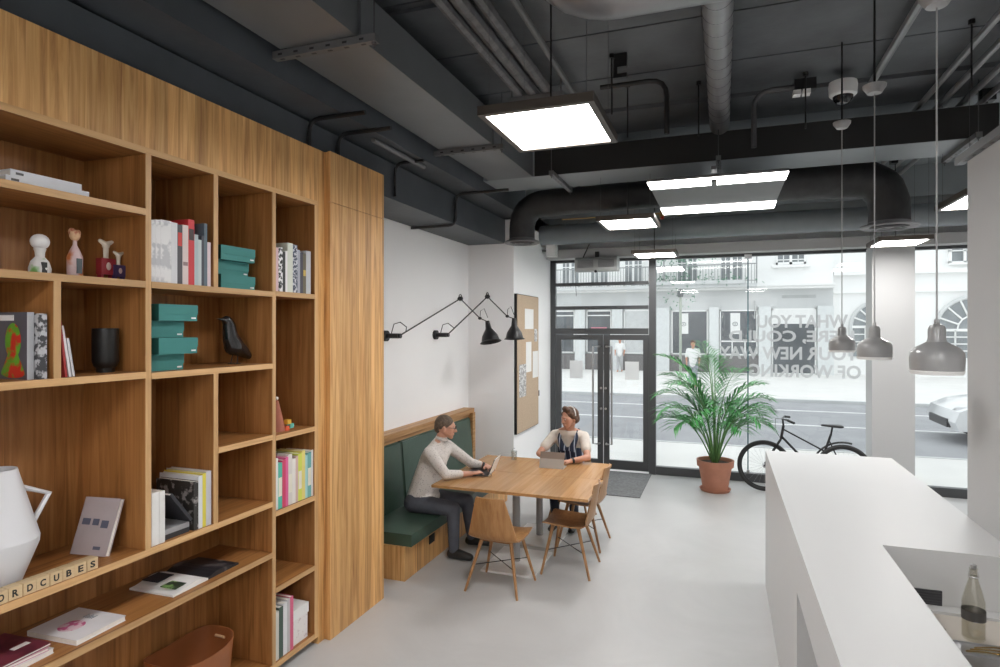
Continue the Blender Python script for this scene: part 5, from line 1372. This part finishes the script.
# street lamp / sign post
t = thing('sign_post', 'grey signpost with a small lamp on the pavement across the street', 'post', (-1.55, 24.8, .02))
part('pole', MB().cyl((0,0,0), (0,0,3.45), .05, n=10), plain('pale green pole', (.38,.42,.36), .5), t)
part('lamp_head', MB().lathe([(0,3.4),(.10,3.42),(.13,3.55),(.10,3.70),(0,3.74)], n=16), plain('grey lamp head', (.12,.13,.13), .4), t)
part('sign_frame', MB().tube([(-.0,0,.35),(.5,0,.35),(.5,0,1.2),(0,0,1.2)], .025, 6), 'fac_grey', t)
# walkers
def walker(x, y, label, top, bot, hair, sc=1.):
    t = thing('person', label, 'person', (x, y, .02), 0, 'people walking across the street')
    b = MB()
    b.ell((0,0,1.63), (.085,.10,.12)); b.hull(((0,0,1.52),.05), ((0,0,1.42),.06)); b.hull(((-.17,0,1.40),.05), ((.17,0,1.40),.05), ((0,0,1.1),.13)); b.hull(((0,0,1.1),.13), ((0,0,.92),.14))
    for s in (-1, 1):
        b.chain([(s*.19,0,1.40), (s*.24,.03,1.12), (s*.22,-.10,.92)], [.05,.04,.03]); b.hull(((s*.22,-.10,.92),.028), ((s*.22,-.13,.82),.02))
        b.chain([(s*.09,0,.92), (s*.09,-.05*s,.50), (s*.09,.12*s,.08)], [.09,.06,.04]); b.hull(((s*.09,.12*s,.05),.04), ((s*.09,.12*s-.16,.03),.03))
    remeshed('body', b, 'skin', t, .02, 2, world=False)
    b = MB(); b.hull(((-.17,0,1.41),.065), ((.17,0,1.41),.065), ((0,0,1.1),.15)); b.hull(((0,0,1.1),.15), ((0,0,.9),.16))
    for s in (-1, 1): b.chain([(s*.19,0,1.40), (s*.24,.03,1.15)], [.06,.055])
    remeshed('shirt', b, top, t, .02, 2, world=False)
    b = MB()
    for s in (-1, 1): b.chain([(s*.08,0,.92), (s*.09,-.05*s,.50), (s*.09,.12*s,.12)], [.11,.08,.06])
    remeshed('trousers', b, bot, t, .02, 2, world=False)
    part('hair', MB().ell((0,.02,1.67), (.095,.105,.10)), hair, t)
walker(-4.95, 31.6, 'pedestrian in a pale shirt walking beyond the right door leaf', 'paper', colmat((.45,.45,.46)), 'hairgrey')
walker(-1.05, 24.0, 'pedestrian with dark hair and a white top beyond the potted palm', 'paper', colmat((.30,.32,.36)), 'hairbrown')
# car
cr_ = thing('car', 'white car passing on the street at the right', 'car', (6.3, 15.0, -.06))
prof = [(-2.05,.28),(-2.12,.45),(-2.05,.66),(-1.75,.80),(-1.05,.92),(-.45,1.32),(.1,1.43),(1.0,1.42),(1.7,1.15),(2.05,1.0),(2.12,.6),(2.05,.3)]
b = MB()
sec = []
for yy, k in ((-.86,.0), (-.80,1.), (.80,1.), (.86,.0)):
    sec.append([b.bm.verts.new((x*(1 if k else .985), yy, z if k else min(z, .92)*.97+.01)) for x, z in prof])
for A_, B_ in zip(sec, sec[1:]):
    for i in range(len(prof)): j = (i+1) % len(prof); b.bm.faces.new((A_[i], A_[j], B_[j], B_[i]))
b.bm.faces.new(sec[0]); b.bm.faces.new(sec[-1][::-1]); b.bevel(.03, 2, .3)
part('body', b, 'carpaint', cr_)
b = MB().prism([(-.93,.95),(-.42,1.29),(.1,1.38),(.95,1.37),(1.5,1.13),(1.3,.98)], 1.66, mat=Matrix(((1,0,0,0),(0,0,-1,.83),(0,1,0,0),(0,0,0,1))))
part('side_window', b, 'carglass', cr_)
for sx in (-1.3, 1.3):
    for sy in (-1, 1):
        wl = part('wheel', MB().cyl((sx, sy*.70, .31), (sx, sy*.88, .31), .31, n=28), 'rubber', cr_); part('hubcap', MB().cyl((sx, sy*.88, .31), (sx, sy*.895, .31), .20, n=20), 'steel', wl)
part('headlamp', MB().hull(((-1.98,-.62,.66), (.06,.16,.06)), ((-1.80,-.78,.72), (.08,.05,.04))), 'steel', cr_, sharp=1.2)
part('grille', MB().box(-2.14, -.55, .32, -2.06, .55, .48), 'black', cr_)
